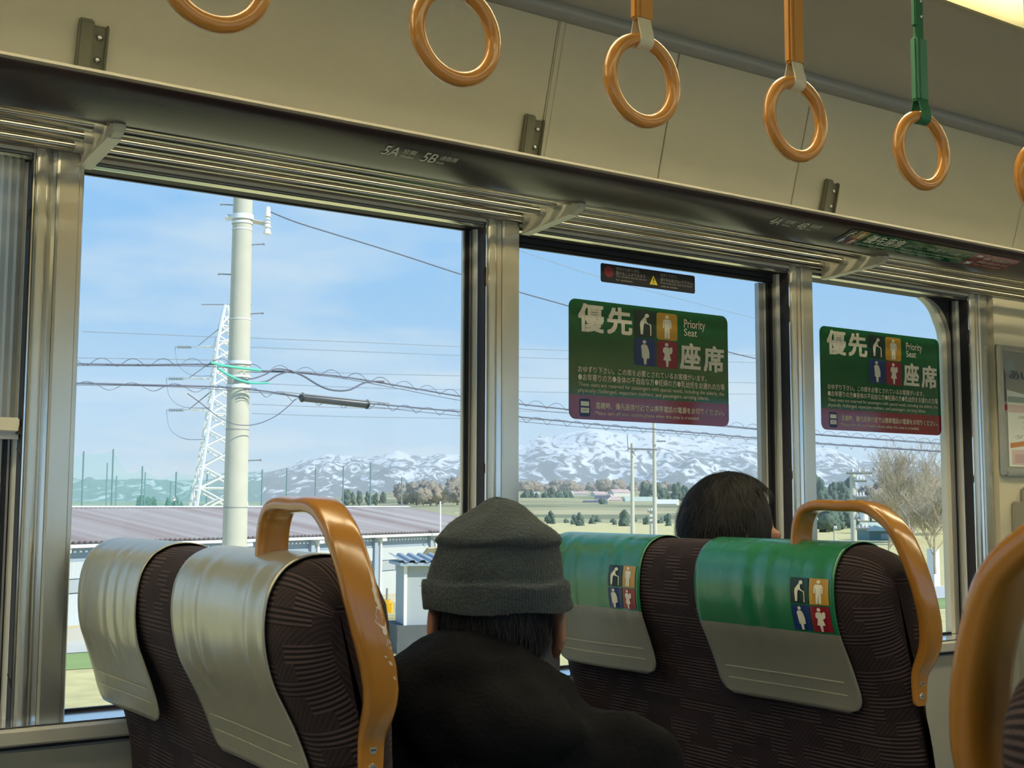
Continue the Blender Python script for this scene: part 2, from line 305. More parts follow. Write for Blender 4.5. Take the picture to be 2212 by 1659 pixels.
class MB:
    def __init__(s): s.v = []; s.f = []; s.uv = None; s.mi = []
    def add(s, vs, fs, mi=0):
        k = len(s.v); s.v += [tuple(p) for p in vs]; s.f += [tuple(i+k for i in q) for q in fs]; s.mi += [mi]*len(fs); return s
    def box(s, a, b, mi=0):
        x0, y0, z0 = a; x1, y1, z1 = b
        return s.add([(x0, y0, z0), (x1, y0, z0), (x1, y1, z0), (x0, y1, z0), (x0, y0, z1), (x1, y0, z1), (x1, y1, z1), (x0, y1, z1)],
                     [(0, 3, 2, 1), (4, 5, 6, 7), (0, 1, 5, 4), (1, 2, 6, 5), (2, 3, 7, 6), (3, 0, 4, 7)], mi)
    def prism(s, pts, fn, a0, a1, closed=True, caps=True):
        """pts: 2D profile, fn(a, p) -> 3D"""
        n = len(pts); vs = [fn(a0, p) for p in pts] + [fn(a1, p) for p in pts]
        fs = [(i, (i+1) % n, n+(i+1) % n, n+i) for i in range(n if closed else n-1)]
        if closed and caps: fs += [tuple(range(n-1, -1, -1)), tuple(range(n, 2*n))]
        return s.add(vs, fs)
    def tube(s, path, r, n=8, closed=False, caps=True):
        P = [Vector(p) for p in path]; m = len(P); vs = []; rr = r if isinstance(r, (list, tuple)) else [r]*m
        T = []
        for i in range(m):
            a = P[(i-1) % m] if (closed or i > 0) else P[i]; b = P[(i+1) % m] if (closed or i < m-1) else P[i]
            d = (b-a); T.append(d.normalized() if d.length > 1e-9 else Vector((0, 0, 1)))
        u = T[0].orthogonal().normalized()
        for i in range(m):
            u = (u - T[i]*u.dot(T[i])); u = u.normalized() if u.length > 1e-6 else T[i].orthogonal().normalized()
            v = T[i].cross(u)
            for k in range(n):
                a = 2*PI*k/n; vs.append(P[i] + (u*math.cos(a)+v*math.sin(a))*rr[i])
        fs = []
        for i in range(m if closed else m-1):
            j = (i+1) % m
            for k in range(n): fs.append((i*n+k, i*n+(k+1) % n, j*n+(k+1) % n, j*n+k))
        if caps and not closed: fs += [tuple(range(n-1, -1, -1)), tuple(range((m-1)*n, m*n))]
        return s.add(vs, fs)
    def beam(s, a, b, wdt, h=None):
        a = Vector(a); b = Vector(b); d = (b-a).normalized(); u = d.orthogonal().normalized(); v = d.cross(u); h = h or wdt
        o = [(-1, -1), (1, -1), (1, 1), (-1, 1)]
        vs = [a+u*x*wdt/2+v*y*h/2 for x, y in o] + [b+u*x*wdt/2+v*y*h/2 for x, y in o]
        return s.add(vs, [(3, 2, 1, 0), (4, 5, 6, 7), (0, 1, 5, 4), (1, 2, 6, 5), (2, 3, 7, 6), (3, 0, 4, 7)])
    def grid(s, fn, nu, nv, closed_u=False):
        vs = [fn(i/(nu if closed_u else nu-1), j/(nv-1)) for j in range(nv) for i in range(nu)]
        fs = []
        for j in range(nv-1):
            for i in range(nu if closed_u else nu-1):
                i2 = (i+1) % nu; fs.append((j*nu+i, j*nu+i2, (j+1)*nu+i2, (j+1)*nu+i))
        return s.add(vs, fs)
    def blobs(s, centre, rad, sub=2, amp=.2, fr=1.5, seed=0):
        bm = bmesh.new(); bmesh.ops.create_icosphere(bm, subdivisions=sub, radius=1)
        for v in bm.verts:
            d = v.co.copy(); k = 1+amp*mnoise.noise(d*fr+Vector((seed*7.3, seed*1.7, seed)))*2
            v.co = Vector((d.x*rad[0]*k, d.y*rad[1]*k, d.z*rad[2]*k)) + Vector(centre)
        bm.verts.index_update(); s.add([v.co[:] for v in bm.verts], [tuple(q.index for q in f.verts) for f in bm.faces]); bm.free(); return s
    def mesh(s, name, recalc=False, bevel=0, seg=2):
        me = bpy.data.meshes.new(name); me.from_pydata(s.v, [], s.f); me.update()
        if any(s.mi): me.polygons.foreach_set('material_index', s.mi)
        if recalc or bevel:
            bm = bmesh.new(); bm.from_mesh(me)
            if recalc: bmesh.ops.recalc_face_normals(bm, faces=bm.faces)
            if bevel: bmesh.ops.bevel(bm, geom=list(bm.edges), offset=bevel, segments=seg, affect='EDGES', clamp_overlap=True)
            bm.to_mesh(me); bm.free()
        return me
    def build(s, name, m, parent=None, smooth=None, recalc=True, bevel=0, seg=2):
        return fin(name, s.mesh(name, recalc, bevel, seg), m, parent, smooth)

XA = lambda a, p: (a, p[0], p[1])      # profile (Y, Z) swept along X
ZA = lambda a, p: (p[0], p[1], a)      # profile (X, Y) swept along Z
YA = lambda a, p: (p[0], a, p[1])      # profile (X, Z) swept along Y

def textmesh(items, mapf, bold=0):
    """items: (string, u0, v0, u1, v1) boxes in a flat layout; returns one MB of filled letters placed by mapf(u, v)"""
    mb = MB()
    for it in items:
        s, u0, v0, u1, v1 = it[:5]; bd = it[5] if len(it) > 5 else bold
        cu = bpy.data.curves.new('txt', 'FONT'); cu.body = s; cu.size = 1; cu.resolution_u = 3; cu.fill_mode = 'FRONT'
        ob = bpy.data.objects.new('txt', cu); C.objects.link(ob)
        bpy.context.view_layer.update()
        dg = bpy.context.evaluated_depsgraph_get(); me = bpy.data.meshes.new_from_object(ob.evaluated_get(dg))
        if len(me.vertices):
            xs = [v.co.x for v in me.vertices]; ys = [v.co.y for v in me.vertices]
            x0, x1, y0, y1 = min(xs), max(xs), min(ys), max(ys)
            vs = [mapf(u0+(v.co.x-x0)/(x1-x0+1e-9)*(u1-u0), v0+(v.co.y-y0)/(y1-y0+1e-9)*(v1-v0)) for v in me.vertices]
            pl = [tuple(p.vertices) for p in me.polygons]
            if not bd: mb.add(vs, pl)
            else:
                du, dv = bd*(u1-u0)/max(1, len(s)), bd*(v1-v0)
                c0 = Vector(mapf(u0, v0)); nn = (Vector(mapf(u1, v0))-c0).cross(Vector(mapf(u0, v1))-c0).normalized()*6e-5
                for q, k in enumerate(((-1, -1), (1, -1), (-1, 1), (1, 1))):
                    mb.add([tuple(Vector(mapf(u0+du+(v.co.x-x0)/(x1-x0+1e-9)*(u1-u0-2*du)+k[0]*du, v0+dv+(v.co.y-y0)/(y1-y0+1e-9)*(v1-v0-2*dv)+k[1]*dv))+nn*q) for v in me.vertices], pl)
        bpy.data.objects.remove(ob); bpy.data.curves.remove(cu); bpy.data.meshes.remove(me)
    return mb
def rrect(u0, v0, u1, v1, r, n=6):
    pts = []
    for cx, cy, a0 in ((u1-r, v1-r, 0), (u0+r, v1-r, 90), (u0+r, v0+r, 180), (u1-r, v0+r, 270)):
        for k in range(n+1):
            a = R(a0+90*k/n); pts.append((cx+r*math.cos(a), cy+r*math.sin(a)))
    return pts
def circ(cx, cy, rx, ry=None, n=20):
    ry = ry or rx
    return [(cx+rx*math.cos(2*PI*k/n), cy+ry*math.sin(2*PI*k/n)) for k in range(n)]
def ngon(mb, pts, mapf):
    return mb.add([mapf(u, v) for u, v in pts], [tuple(range(len(pts)))])

PICT = {'elder': [circ(.60, .80, .10, .075), [(.50, .77), (.30, .57), (.27, .46), (.30, .10), (.41, .10), (.44, .45), (.50, .53), (.64, .475), (.68, .505), (.58, .58), (.57, .71)],
                  [(.66, .50), (.75, .51), (.80, .44), (.80, .08), (.75, .08), (.75, .43), (.71, .465)]],
        'stand': [circ(.5, .86, .085, .066), [(.36, .765), (.64, .765), (.71, .68), (.71, .44), (.645, .44), (.645, .64), (.625, .64), (.625, .07), (.52, .07), (.5, .40), (.48, .07), (.375, .07), (.375, .64), (.355, .64), (.355, .44), (.29, .44), (.29, .68)]],
        'preg': [circ(.47, .87, .085, .066), [(.38, .78), (.55, .78), (.63, .70), (.70, .50), (.70, .28), (.58, .27), (.56, .05), (.45, .05), (.42, .27), (.36, .28), (.33, .60), (.31, .70)]],
        'baby': [circ(.47, .87, .085, .066), circ(.68, .735, .07, .054), [(.36, .78), (.55, .78), (.62, .70), (.76, .68), (.72, .56), (.62, .52), (.62, .48), (.68, .29), (.56, .28), (.54, .05), (.45, .05), (.42, .28), (.30, .29), (.37, .48), (.36, .54), (.28, .60), (.30, .72)]]}
IC = (('elder', 'ic_green', 0, 0), ('stand', 'ic_yel', 1, 0), ('preg', 'ic_blue', 0, 1), ('baby', 'ic_red', 1, 1))
PNAME = {'elder': 'cane_pictogram', 'stand': 'standing_pictogram', 'preg': 'expectant_pictogram', 'baby': 'infant_pictogram'}

# ------------------------------------------------------------------ the car: shell
WY = 2.11          # inner face of the window pillars
GY = 2.165         # glass
X0, X1 = -4.0, 6.0
def struct(name, label=None): return tag(empty(name), label, None, None, 'structure')
def smesh(mb, name, m, label=None, **k): return tag(mb.build(name, m, **k), label, None, None, 'structure')

smesh(MB().box((X0, -.62, -.05), (X1, 2.30, 0)), 'floor', M['floor'], 'grey floor of the railway car')
# left wall below the windows: skin, then panels with a joint and ledge
wl = struct('wall_left', 'window side wall of the car with cream panels')
MB().box((X0, 2.10, 0), (X1, 2.24, .855)).build('wall_skin', M['lower'], wl)
for a, b in ((-3.9, -.90), (-.89, .02), (.03, 1.48), (1.49, 2.96), (3.06, 5.9)):
    MB().box((a, 2.085, .02), (b, 2.10, .862)).build('panel', M['lower'], wl, bevel=.003)
MB().box((2.975, 2.080, .02), (3.045, 2.10, .86)).build('corner_strip', M['rail'], wl, bevel=.004)
# header above the windows
MB().box((X0, WY+.007, 1.8195), (X1, 2.172, 1.95)).build('header_shade', M['dark'], wl)  # dark colour stands in for the gap shadow between rack and header strips
MB().box((X0, 2.15, 1.95), (X1, 2.25, 2.42)).build('header', M['cream'], wl)
# upper panels: lean inwards, joints recessed
def upY(z): return 2.135-.29*(z-1.86)
def upanel(a, b):
    zs = [1.86+(2.262-1.86)*k/6 for k in range(7)]
    prof = [(upY(z), z) for z in zs] + [(upY(z)+.012, z) for z in reversed(zs)]
    return MB().prism(prof, XA, a, b).build('panel', M['cream'], wl, bevel=.0015, seg=1)
for a, b in ((X0, -.62), (-.617, .48-.9), (.4835-.9, 1.480), (1.498, 1.8135), (1.8165, 2.2445), (2.2475, 3.15), (3.153, 4.4), (4.403, X1)): upanel(a, b)
MB().prism([(upY(1.86)-.003, 1.86), (upY(2.262)-.003, 2.262), (upY(2.262)+.01, 2.262), (upY(1.86)+.01, 1.86)], XA, 1.481, 1.497).build('batten', M['cream'], wl, bevel=.003)
# end wall beyond the last window
MB().box((3.04, 2.092, .90), (X1, 2.13, 1.835)).build('end_panel', M['cream'], wl)
MB().box((3.09, 2.02, .03), (3.105, 2.092, 1.26)).build('partition_edge', M['lower'], wl, bevel=.004)
MB().box((3.135, 2.00, .03), (3.15, 2.092, 1.30)).build('partition_edge', M['lower'], wl, bevel=.004)

# cove rail and ceiling
prof = [(2.028, 2.258), (2.018, 2.2545), (2.007, 2.2565), (1.999, 2.263), (1.994, 2.271), (1.994, 2.280), (2.000, 2.290), (2.03, 2.30)]
smesh(MB().prism(prof, XA, X0, X1), 'trim_1', M['cove'], 'grey rounded rail between wall panels and ceiling', smooth=50)
ce = struct('ceiling', 'plain grey beige ceiling of the car')
for cp in ([(2.0, 2.286), (1.90, 2.297), (1.74, 2.304), (1.55, 2.307)], [(1.30, 2.31), (1.10, 2.322), (.81, 2.328), (.52, 2.322), (.29, 2.31)], [(.04, 2.306), (-.12, 2.304), (-.28, 2.297), (-.50, 2.286)]):
    MB().prism(cp + [(y, 2.43) for y, z in reversed(cp)], XA, X0, X1).build('ceiling_panel', M['ceil'], ce, smooth=40)
MB().box((X0, -.62, 2.43), (X1, 2.26, 2.46)).build('roof_skin', M['rail'], ce)

# right wall (behind the camera): panels, pillars and clear windows
wr = struct('wall_right', 'opposite side wall of the car')
MB().box((X0, -.62, 0), (X1, -.49, .90)).build('wall_skin', M['lower'], wr)
MB().box((X0, -.62, 1.80), (X1, -.49, 2.42)).build('header', M['cream'], wr)
for k in range(12): MB().box((-3.66+k*.885, -.60, .90), (-3.56+k*.885, -.49, 1.80)).build('pillar', M['alu'], wr)
MB().box((X0, -.57, .90), (X1, -.566, 1.80)).build('pane', M['glass'], wr)
for nm, a in (('wall_back', X0-.05), ('wall_front', X1)):
    smesh(MB().box((a, -.62, 0), (a+.05, 2.26, 2.44)), nm, M['cream'], 'plain end wall of the car, ' + ('front' if a > 0 else 'back'))

# window bays of the left wall
PIL = [-.338, .5484, 1.442, 2.328, 3.036]      # right edge of each pillar
PW = .083
BAYS = [(PIL[0], PIL[1]-PW), (PIL[1], PIL[2]-PW), (PIL[2], PIL[3]-PW), (PIL[3], PIL[4]-PW)]
for k in range(1, 5): MB().box((PIL[0]-PW-.885*k, 2.11, .90), (PIL[0]-.885*k, 2.20, 1.835)).build('rear_pillar', M['alu'], wl)
MB().box((X0, GY+.004, .90), (PIL[0]-PW, GY+.009, 1.835)).build('rear_pane', M['glass'], wl)
def arc(cx, cy, r, a0, a1, n): return [(cx+r*math.cos(R(a0+(a1-a0)*k/n)), cy+r*math.sin(R(a0+(a1-a0)*k/n))) for k in range(n+1)]
def pillar(xr, idx):
    xl = xr-PW; p = struct('trim_%d' % idx, 'satin metal window pillar number %d from the left' % (idx-1))
    z0, z1 = .893, 1.836
    # cover plate with its shallow lips
    MB().prism([(xl+.038, WY+.03), (xl+.038, WY-.004), (xl+.042, WY-.007), (xr-.010, WY-.007), (xr-.007, WY-.002), (xr-.002, WY-.002), (xr, WY), (xr, WY+.03)], ZA, z0, z1).build('cover_plate', M['alu'], p, smooth=25)
    # half-round beside it
    MB().prism([(xl+.003, WY+.03)] + arc(xl+.0155, WY+.004, .0125, 180, 360, 10) + [(xl+.028, WY+.03)], ZA, z0, z1).build('half_round', M['alu'], p, smooth=40)
    MB().prism([(xl+.0285, WY+.03), (xl+.0285, WY+.004), (xl+.0375, WY-.002), (xl+.0375, WY+.03)], ZA, z0, z1).build('bevel_strip', M['alu2'], p)
    # blind guide: bright edge, dark slot, jamb
    MB().box((xl+.0005, WY-.001, z0), (xl+.003, WY+.03, z1)).build('guide_edge', M['alu2'], p)
    MB().box((xl-.001, WY+.003, z0), (xl+.0005, WY+.03, z1)).build('guide_slot', M['dark'], p)
    MB().prism([(xl-.0005, WY+.006), (xl-.001, GY-.020), (xl+.02, GY-.020), (xl+.02, WY+.006)], ZA, z0, z1).build('jamb', M['jamb'], p)
    MB().prism([(xl-.001, GY-.020), (xl-.005, GY-.018), (xl-.007, GY-.008), (xl+.02, GY-.008), (xl+.02, GY-.020)], ZA, z0, z1).build('jamb_strip', M['frame'], p, smooth=20)
    MB().box((xl+.006, WY+.02, z0), (xr-.001, 2.20, z1)).build('core', M['rail'], p)
    # blind catches in the slot
    MB().prism([(0, 1.735), (-.004, 1.731), (-.006, 1.722), (-.006, 1.708), (-.004, 1.699), (0, 1.695)], lambda a, q: (xl+q[0], a, q[1]), WY+.001, WY+.004).build('catch', M['dark'], p)
    for zc in (1.325, .965):
        MB().prism([(0, zc-.014), (-.004, zc-.004), (-.0075, zc+.012), (-.0065, zc+.014), (-.004, zc+.006), (0, zc+.005)], lambda a, q: (xl+q[0], a, q[1]), WY+.001, WY+.004).build('catch', M['dark'], p)
    return p
for i, xr in enumerate(PIL): pillar(xr, i+2)
# sill: bright top, olive nose, dark gap
sl_ = struct('trim_7', 'window sill ledge along the wall')
MB().prism([(2.20, .899), (2.072, .897), (2.066, .893), (2.066, .874), (2.072, .870), (2.20, .870)], XA, X0, 3.04).build('ledge', M['frame'], sl_, smooth=20)
MB().box((X0, 2.09, .860), (3.02, 2.12, .872)).build('gap', M['dark'], sl_)
MB().prism([(2.160, .899), (2.078, .8985), (2.078, .9), (2.160, .902)], XA, X0, 3.0).build('ledge_plate', M['alu2'], sl_)
# header trim: steps above the glass
ht = struct('trim_8', 'stepped metal header strip above the windows')
for a, b in BAYS:
    MB().prism([(WY, 1.8285), (WY, 1.8345), (WY+.002, 1.8358), (WY+.012, 1.8358), (WY+.012, 1.8285)], XA, a+.002, b+.012).build('header_strip', M['white_brk'], ht, smooth=20)
    MB().box((a+.002, WY+.003, 1.8240), (b+.012, WY+.012, 1.8270)).build('soffit_strip', M['rail'], ht, bevel=.001)
    MB().prism([(WY+.001, 1.8215), (WY+.009, 1.8185), (WY+.012, 1.8185), (WY+.012, 1.8220)], XA, a-.001, b+.014).build('bright_strip', M['soffit'], ht)

# windows
def winframe(idx, a, b, ztop, rounded=False, inner=False):
    o = struct('window_%d' % idx, 'side window number %d counted from the left' % idx)
    z0 = .901
    MB().box((a-.02, GY+.004, z0-.01), (b+.02, GY+.009, 1.83)).build('pane', M['glass'], o)
    g = M['black']
    MB().box((a, GY-.008, ztop), (b-.001, GY+.003, 1.828)).build('top_gasket', g, o, bevel=.002)
    MB().prism([(GY-.011, ztop+.004), (GY-.013, ztop+.007), (GY-.011, ztop+.010), (GY-.006, ztop+.010), (GY-.006, ztop+.004)], XA, a, b-.012).build('gasket_bead', g, o, smooth=30)
    MB().box((a, GY-.006, z0-.004), (b-.001, GY+.003, z0+.006)).build('bottom_gasket', g, o)
    MB().box((b-.020, GY-.010, z0), (b-.004, GY+.003, ztop+.004)).build('side_gasket', g, o, bevel=.002)
    MB().box((b-.0125, GY-.0125, z0), (b-.0095, GY-.009, ztop)).build('gasket_bead', M['rail'], o)
    MB().box((b-.0235, GY-.004, z0), (b-.020, GY+.003, ztop)).build('frame_edge', M['frame'], o)
    MB().box((a, GY-.006, z0), (a+.006, GY+.003, ztop)).build('side_gasket', g, o)
    if inner:
        MB().box((b-.052, GY-.004, z0), (b-.038, GY+.010, ztop-.002)).build('sash_stile', M['rail'], o)
        MB().box((b-.037, GY-.006, z0), (b-.031, GY+.004, ztop-.002)).build('sash_strip', M['frame'], o)
        MB().box((b-.031, GY-.008, z0), (b-.0235, GY+.004, ztop)).build('side_gasket', g, o)
    if rounded:
        xo, r = b-.021, .115
        def cornerband(w0, w1, y0, y1, nm, mm):
            path = [(xo, z0+.002)] + [(xo, 1.20), (xo, 1.45)] + [(xo-r+r*math.cos(R(90*k/12)), ztop-r+r*math.sin(R(90*k/12))) for k in range(13)]
            nrm = [(-1, 0)]*3 + [(-math.cos(R(90*k/12)), -math.sin(R(90*k/12))) for k in range(13)]
            if nm == 'corner_fill': path = path[3:16]; nrm = nrm[3:16]
            mb = MB(); vs = []; n = len(path)
            for kk_, ((x, z), (nx, nz)) in enumerate(zip(path, nrm)):
                sc_ = max(.02, min(1, (15.2-kk_)/7.0))
                for (ww, yy) in ((w0, y0), (w1, y0), (w1, y1), (w0, y1)): vs.append((x+nx*ww*sc_, yy, z+nz*ww*sc_))
            fs = []
            for i in range(n-1):
                for k in range(4): fs.append((i*4+k, i*4+(k+1) % 4, (i+1)*4+(k+1) % 4, (i+1)*4+k))
            fs += [(3, 2, 1, 0), ((n-1)*4, (n-1)*4+1, (n-1)*4+2, (n-1)*4+3)]
            mb.add(vs, fs).build(nm, mm, o, smooth=40)
        cornerband(.002, .014, GY-.012, GY+.004, 'grey_band', M['rail'])
        cornerband(.014, .030, GY-.007, GY+.012, 'inner_frame', M['white_brk'])
        cor = [(xo+.004, ztop+.006)] + [(xo-r+r*math.cos(R(90*k/12)), ztop-r+r*math.sin(R(90*k/12))) for k in range(13)] + [(xo-r, ztop+.006)]
        MB().prism(cor, YA, GY-.007, GY+.003).build('corner_gasket', g, o)
    return o
winframe(1, *BAYS[0], 1.815)
winframe(2, *BAYS[1], 1.817)
winframe(3, *BAYS[2], 1.798, inner=True)
winframe(4, *BAYS[3], 1.820, rounded=True)

# ------------------------------------------------------------------ pleated blind in the left window
a, b = BAYS[0]
bl = empty('window_blind', (a+.4, GY-.03, 1.38), 'beige pleated cloth blind half drawn over the left window', 'blind')
pts = []; x = a+.012; k = 0
while x < b-.008:
    pts.append((x, GY-.040+(.006 if k % 2 else 0))); x += .0062; k += 1
mb = MB().prism(pts, ZA, 1.387, 1.822, closed=False); keep(mb.build('cloth', M['blind']), bl)
keep(MB().box((a+.005, GY-.052, 1.364), (b-.004, GY-.030, 1.387)).build('bottom_bar', M['white_brk'], bevel=.002), bl)
keep(MB().box((b-.008, GY-.050, 1.360), (b-.001, GY-.034, 1.372)).build('catch', M['dark']), bl)
keep(MB().box((a+.006, GY-.046, 1.352), (b-.004, GY-.032, 1.364)).build('bar_seal', M['rail']), bl)

# ------------------------------------------------------------------ luggage rack
BX = [-.365, .545, 1.455, 2.367, 3.277]
rk = empty('luggage_rack', (1.2, 1.95, 1.84), 'long luggage rack of metal pipes with dark brown front lip above windows', 'rack')
def rpart(mb, nm, mm, **k): return keep(mb.build(nm, mm, **k), rk)
lipP = [(1.925, 1.852), (1.921, 1.842), (1.905, 1.8405), (1.885, 1.8425), (1.86, 1.847), (1.835, 1.8535), (1.812, 1.862), (1.803, 1.868), (1.800, 1.8715), (1.803, 1.874), (1.84, 1.876), (1.925, 1.866)]
rpart(MB().prism(lipP, XA, X0, X1), 'front_lip', M['lip'], smooth=50)
rpart(MB().prism([(1.802, 1.8735), (1.799, 1.877), (1.801, 1.882), (1.812, 1.884), (1.83, 1.880), (1.83, 1.8745)], XA, X0, X1), 'lip_edge', M['lipedge'], smooth=40)
for (y, z, r) in ((1.941, 1.849, .0062), (1.975, 1.849, .0088), (2.031, 1.846, .0088), (2.089, 1.843, .0088)):
    for i in range(4):
        x0, x1 = BX[i]+.0165, BX[i+1]+.0005
        rpart(MB().tube([(x0, y, z), (x1, y, z)], r, 14), 'pipe', M['pipe'], smooth=60)
        if r > .007: rpart(MB().tube([(x1-.022, y, z), (x1-.0005, y, z)], r+.0012, 14), 'pipe_ferrule', M['wood'], smooth=60)
for i, bx in enumerate(BX):
    k0 = bx-.0085
    br = rpart(MB().prism([(2.112, 1.8155), (1.935, 1.8255), (1.918, 1.830), (1.912, 1.839), (1.916, 1.856), (2.112, 1.872)], XA, k0+.003, k0+.0225), 'bracket', M['white_brk'], bevel=.0025)
    fl = MB().prism([(2.112, 1.8135), (1.94, 1.8235), (1.94, 1.8275), (2.112, 1.8175)], XA, k0-.0005, k0+.024).build('bottom_flange', M['white_brk'], bevel=.001); fl.parent = br
    # mounting cap on the wall panel above
    mc = MB()
    def fy(z, off): return upY(z)-off
    zb, zt = 1.872, 2.062
    def slab(x0, x1, ob, ot, zt_=zt):
        pr = [(fy(zb, 0), zb), (fy(zb, ob), zb), (fy(zb+.1, ob), zb+.1), (fy(zt_-.006, ot), zt_-.006), (fy(zt_, ot-.006), zt_), (fy(zt_, 0), zt_)]
        return MB().prism(pr, XA, x0, x1)
    cap = rpart(slab(bx-.0245, bx+.0005, .019, .013), 'mounting_cap', M['olive'], bevel=.003)
    for mbb, nm in ((slab(bx-.001, bx+.0255, .0035, .003, 2.058), 'recess_plate'), (slab(bx+.0225, bx+.0265, .014, .010, 2.058), 'rim')):
        q = mbb.build(nm, M['olive'], bevel=.0015); q.parent = cap
    for zz in (2.036, 2.000):
        q = MB().blobs((bx+.0125, fy(zz, .0045), zz), (.006, .004, .006), 2, 0).build('screw', M['steel'], smooth=180); q.parent = cap
# lettering on the lip (underside plane)
def lipmap(u, v):   # u = X, v = 0 at rear edge .. 1 at front edge
    y = 1.905-.100*v
    for (ya, za), (yb, zb_) in zip(lipP[2:], lipP[3:]):
        if yb <= y <= ya:
            z = za+(zb_-za)*(ya-y)/(ya-yb+1e-9); break
    else: z = 1.8665
    return (u, y-.0003, z-.0009)
def vv(y): return (1.905-y)/.1
def seatmark(items, nm): return rpart(textmesh(items, lipmap), nm, M['sign_white'], recalc=False)
a0, a1 = vv(1.851), vv(1.824)
seatmark([('5A', .975, a0, 1.006, a1, .012), ('窓側', 1.0095, vv(1.838), 1.035, vv(1.825)), ('Window', 1.010, vv(1.850), 1.038, vv(1.842)),
          ('5B', 1.052, a0, 1.080, a1, .012), ('通路側', 1.0835, vv(1.838), 1.118, vv(1.825)), ('Aisle', 1.084, vv(1.850), 1.100, vv(1.842))], 'seat_number')
seatmark([('4A', 1.905, a0, 1.936, a1, .012), ('窓側', 1.944, vv(1.838), 1.970, vv(1.825)), ('Window', 1.944, vv(1.850), 1.972, vv(1.842)),
          ('4B', 1.986, a0, 2.014, a1, .012), ('通路側', 2.019, vv(1.838), 2.052, vv(1.825)), ('Aisle', 2.019, vv(1.850), 2.036, vv(1.842))], 'seat_number')
for o in C.objects:
    if False:
        pass

# sticker strip on the lip
st = empty('priority_strip', (2.45, 1.85, 1.855), 'narrow green and red priority seat strip stuck under the brown rack lip', 'sticker')
def strip(u0, u1, mm, nm, v0=.28, v1=.88, off=.0):
    mb = MB()
    n = 8
    mb.grid(lambda s, q: tuple(Vector(lipmap(u0+(u1-u0)*s, v0+(v1-v0)*q)) - Vector((0, .0001, .0004))*(1+off)), 2, n)
    return keep(mb.build(nm, mm, recalc=False), st)
strip(2.20, 2.588, M['sign_green'], 'green_band'); strip(2.588, 2.762, M['sign_red'], 'red_band')
for kk, mm, i, j in IC:
    strip(2.136+.032*i, 2.168+.032*i, M[mm], 'icon_square', .58-.30*j, .88-.30*j)
    mb = MB()
    for pl in PICT[kk]: ngon(mb, pl, lambda u, v: tuple(Vector(lipmap(2.136+.032*i+.032*u, .58-.30*j+.30*v))-Vector((0, .0003, .0012))))
    keep(mb.build(PNAME[kk], M['sign_white'], recalc=False), st)
for it in [('優先座席', 2.21, .50, 2.335, .84, .02), ('Priority Seat', 2.21, .34, 2.30, .44), ('おゆずり下さい。この席を必要とされているお客様がいます。', 2.345, .62, 2.575, .76), ('These seats are reserved for passengers with special needs,', 2.345, .47, 2.57, .55), ('including the elderly and expectant mothers.', 2.345, .36, 2.52, .43),
               ('混雑時、優先座席付近では', 2.632, .66, 2.745, .80), ('携帯電話の電源をお切りください。', 2.632, .50, 2.752, .62), ('Please turn off your mobile phone', 2.632, .37, 2.74, .45)]:
    keep(textmesh([it], lambda u, v: tuple(Vector(lipmap(u, v))-Vector((0, .0003, .0012)))).build('text_line', M['sign_white'], recalc=False), st)
mb = MB(); ngon(mb, rrect(2.600, .36, 2.622, .82, .006), lambda u, v: tuple(Vector(lipmap(u, v))-Vector((0, .0003, .0012)))); keep(mb.build('phone_icon', M['poster_w'], recalc=False), st)

# ------------------------------------------------------------------ strap handles
RY, RZ = 1.20, 1.797
rail = empty('strap_rail', (1, RY, 2.16), 'metal overhead rail the strap handles hang from', 'rail')
keep(MB().tube([(X0, RY, 2.16), (X1, RY, 2.16)], .014, 14).build('pipe', M['pipe'], smooth=60), rail)
for k in range(6): keep(MB().tube([(-.75+k*.85, RY, 2.16), (-.75+k*.85, RY, 2.33)], .010, 10).build('hanger', M['pipe'], smooth=60), rail)
def torus(R0, r, nu=56, nv=14):
    return MB().grid(lambda u, v: ((R0+r*math.cos(2*PI*v))*math.cos(2*PI*u), r*math.sin(2*PI*v), (R0+r*math.cos(2*PI*v))*math.sin(2*PI*u)), nu, nv+1, closed_u=True)
me_ring = torus(.0535, .0092).mesh('ring', True); me_ring.materials.append(M['orange']); me_ring.polygons.foreach_set('use_smooth', [True]*len(me_ring.polygons))
def loop_mesh(nm, mm, wd=.022):
    pts = []
    for k in range(13):
        a = R(180+180*k/12); pts.append((.0118*math.cos(a), .0535+.0118*math.sin(a)))
    pts = [(-.0035, .086), (-.0062, .076), (-.0102, .062)] + pts + [(.0102, .062), (.0062, .076), (.0035, .086)]
    inn = [(p[0]*.84, p[1]+(.0018 if 2 < i < 16 else 0)) for i, p in enumerate(pts)]
    mb = MB(); vs = []; n = len(pts)
    for (y, z), (yi, zi) in zip(pts, inn): vs += [(-wd/2, y, z), (wd/2, y, z), (wd/2, yi, zi), (-wd/2, yi, zi)]
    fs = []
    for i in range(n-1):
        for q in range(4): fs.append((i*4+q, i*4+(q+1) % 4, (i+1)*4+(q+1) % 4, (i+1)*4+q))
    fs += [(3, 2, 1, 0), ((n-1)*4, (n-1)*4+1, (n-1)*4+2, (n-1)*4+3)]
    me = mb.add(vs, fs).mesh(nm, True); me.materials.append(mm); return me
def box_mesh(nm, a, b, mm, bev=.002):
    me = MB().box(a, b).mesh(nm, True, bev); me.materials.append(mm); return me
me_loop = loop_mesh('loop', M['web']); me_loopg = loop_mesh('loop', M['green_web'])
me_slv = box_mesh('sleeve', (-.0155, -.0065, .080), (.0155, .0065, .335), M['sleeve'], .003)
me_rib = box_mesh('sleeve_seam', (-.0085, -.0078, .082), (-.0065, .0065, .333), M['sleeve'], .0008)
me_slvg = box_mesh('sleeve', (-.0145, -.0065, .078), (.0145, .0065, .180), M['green_sl'], .003)
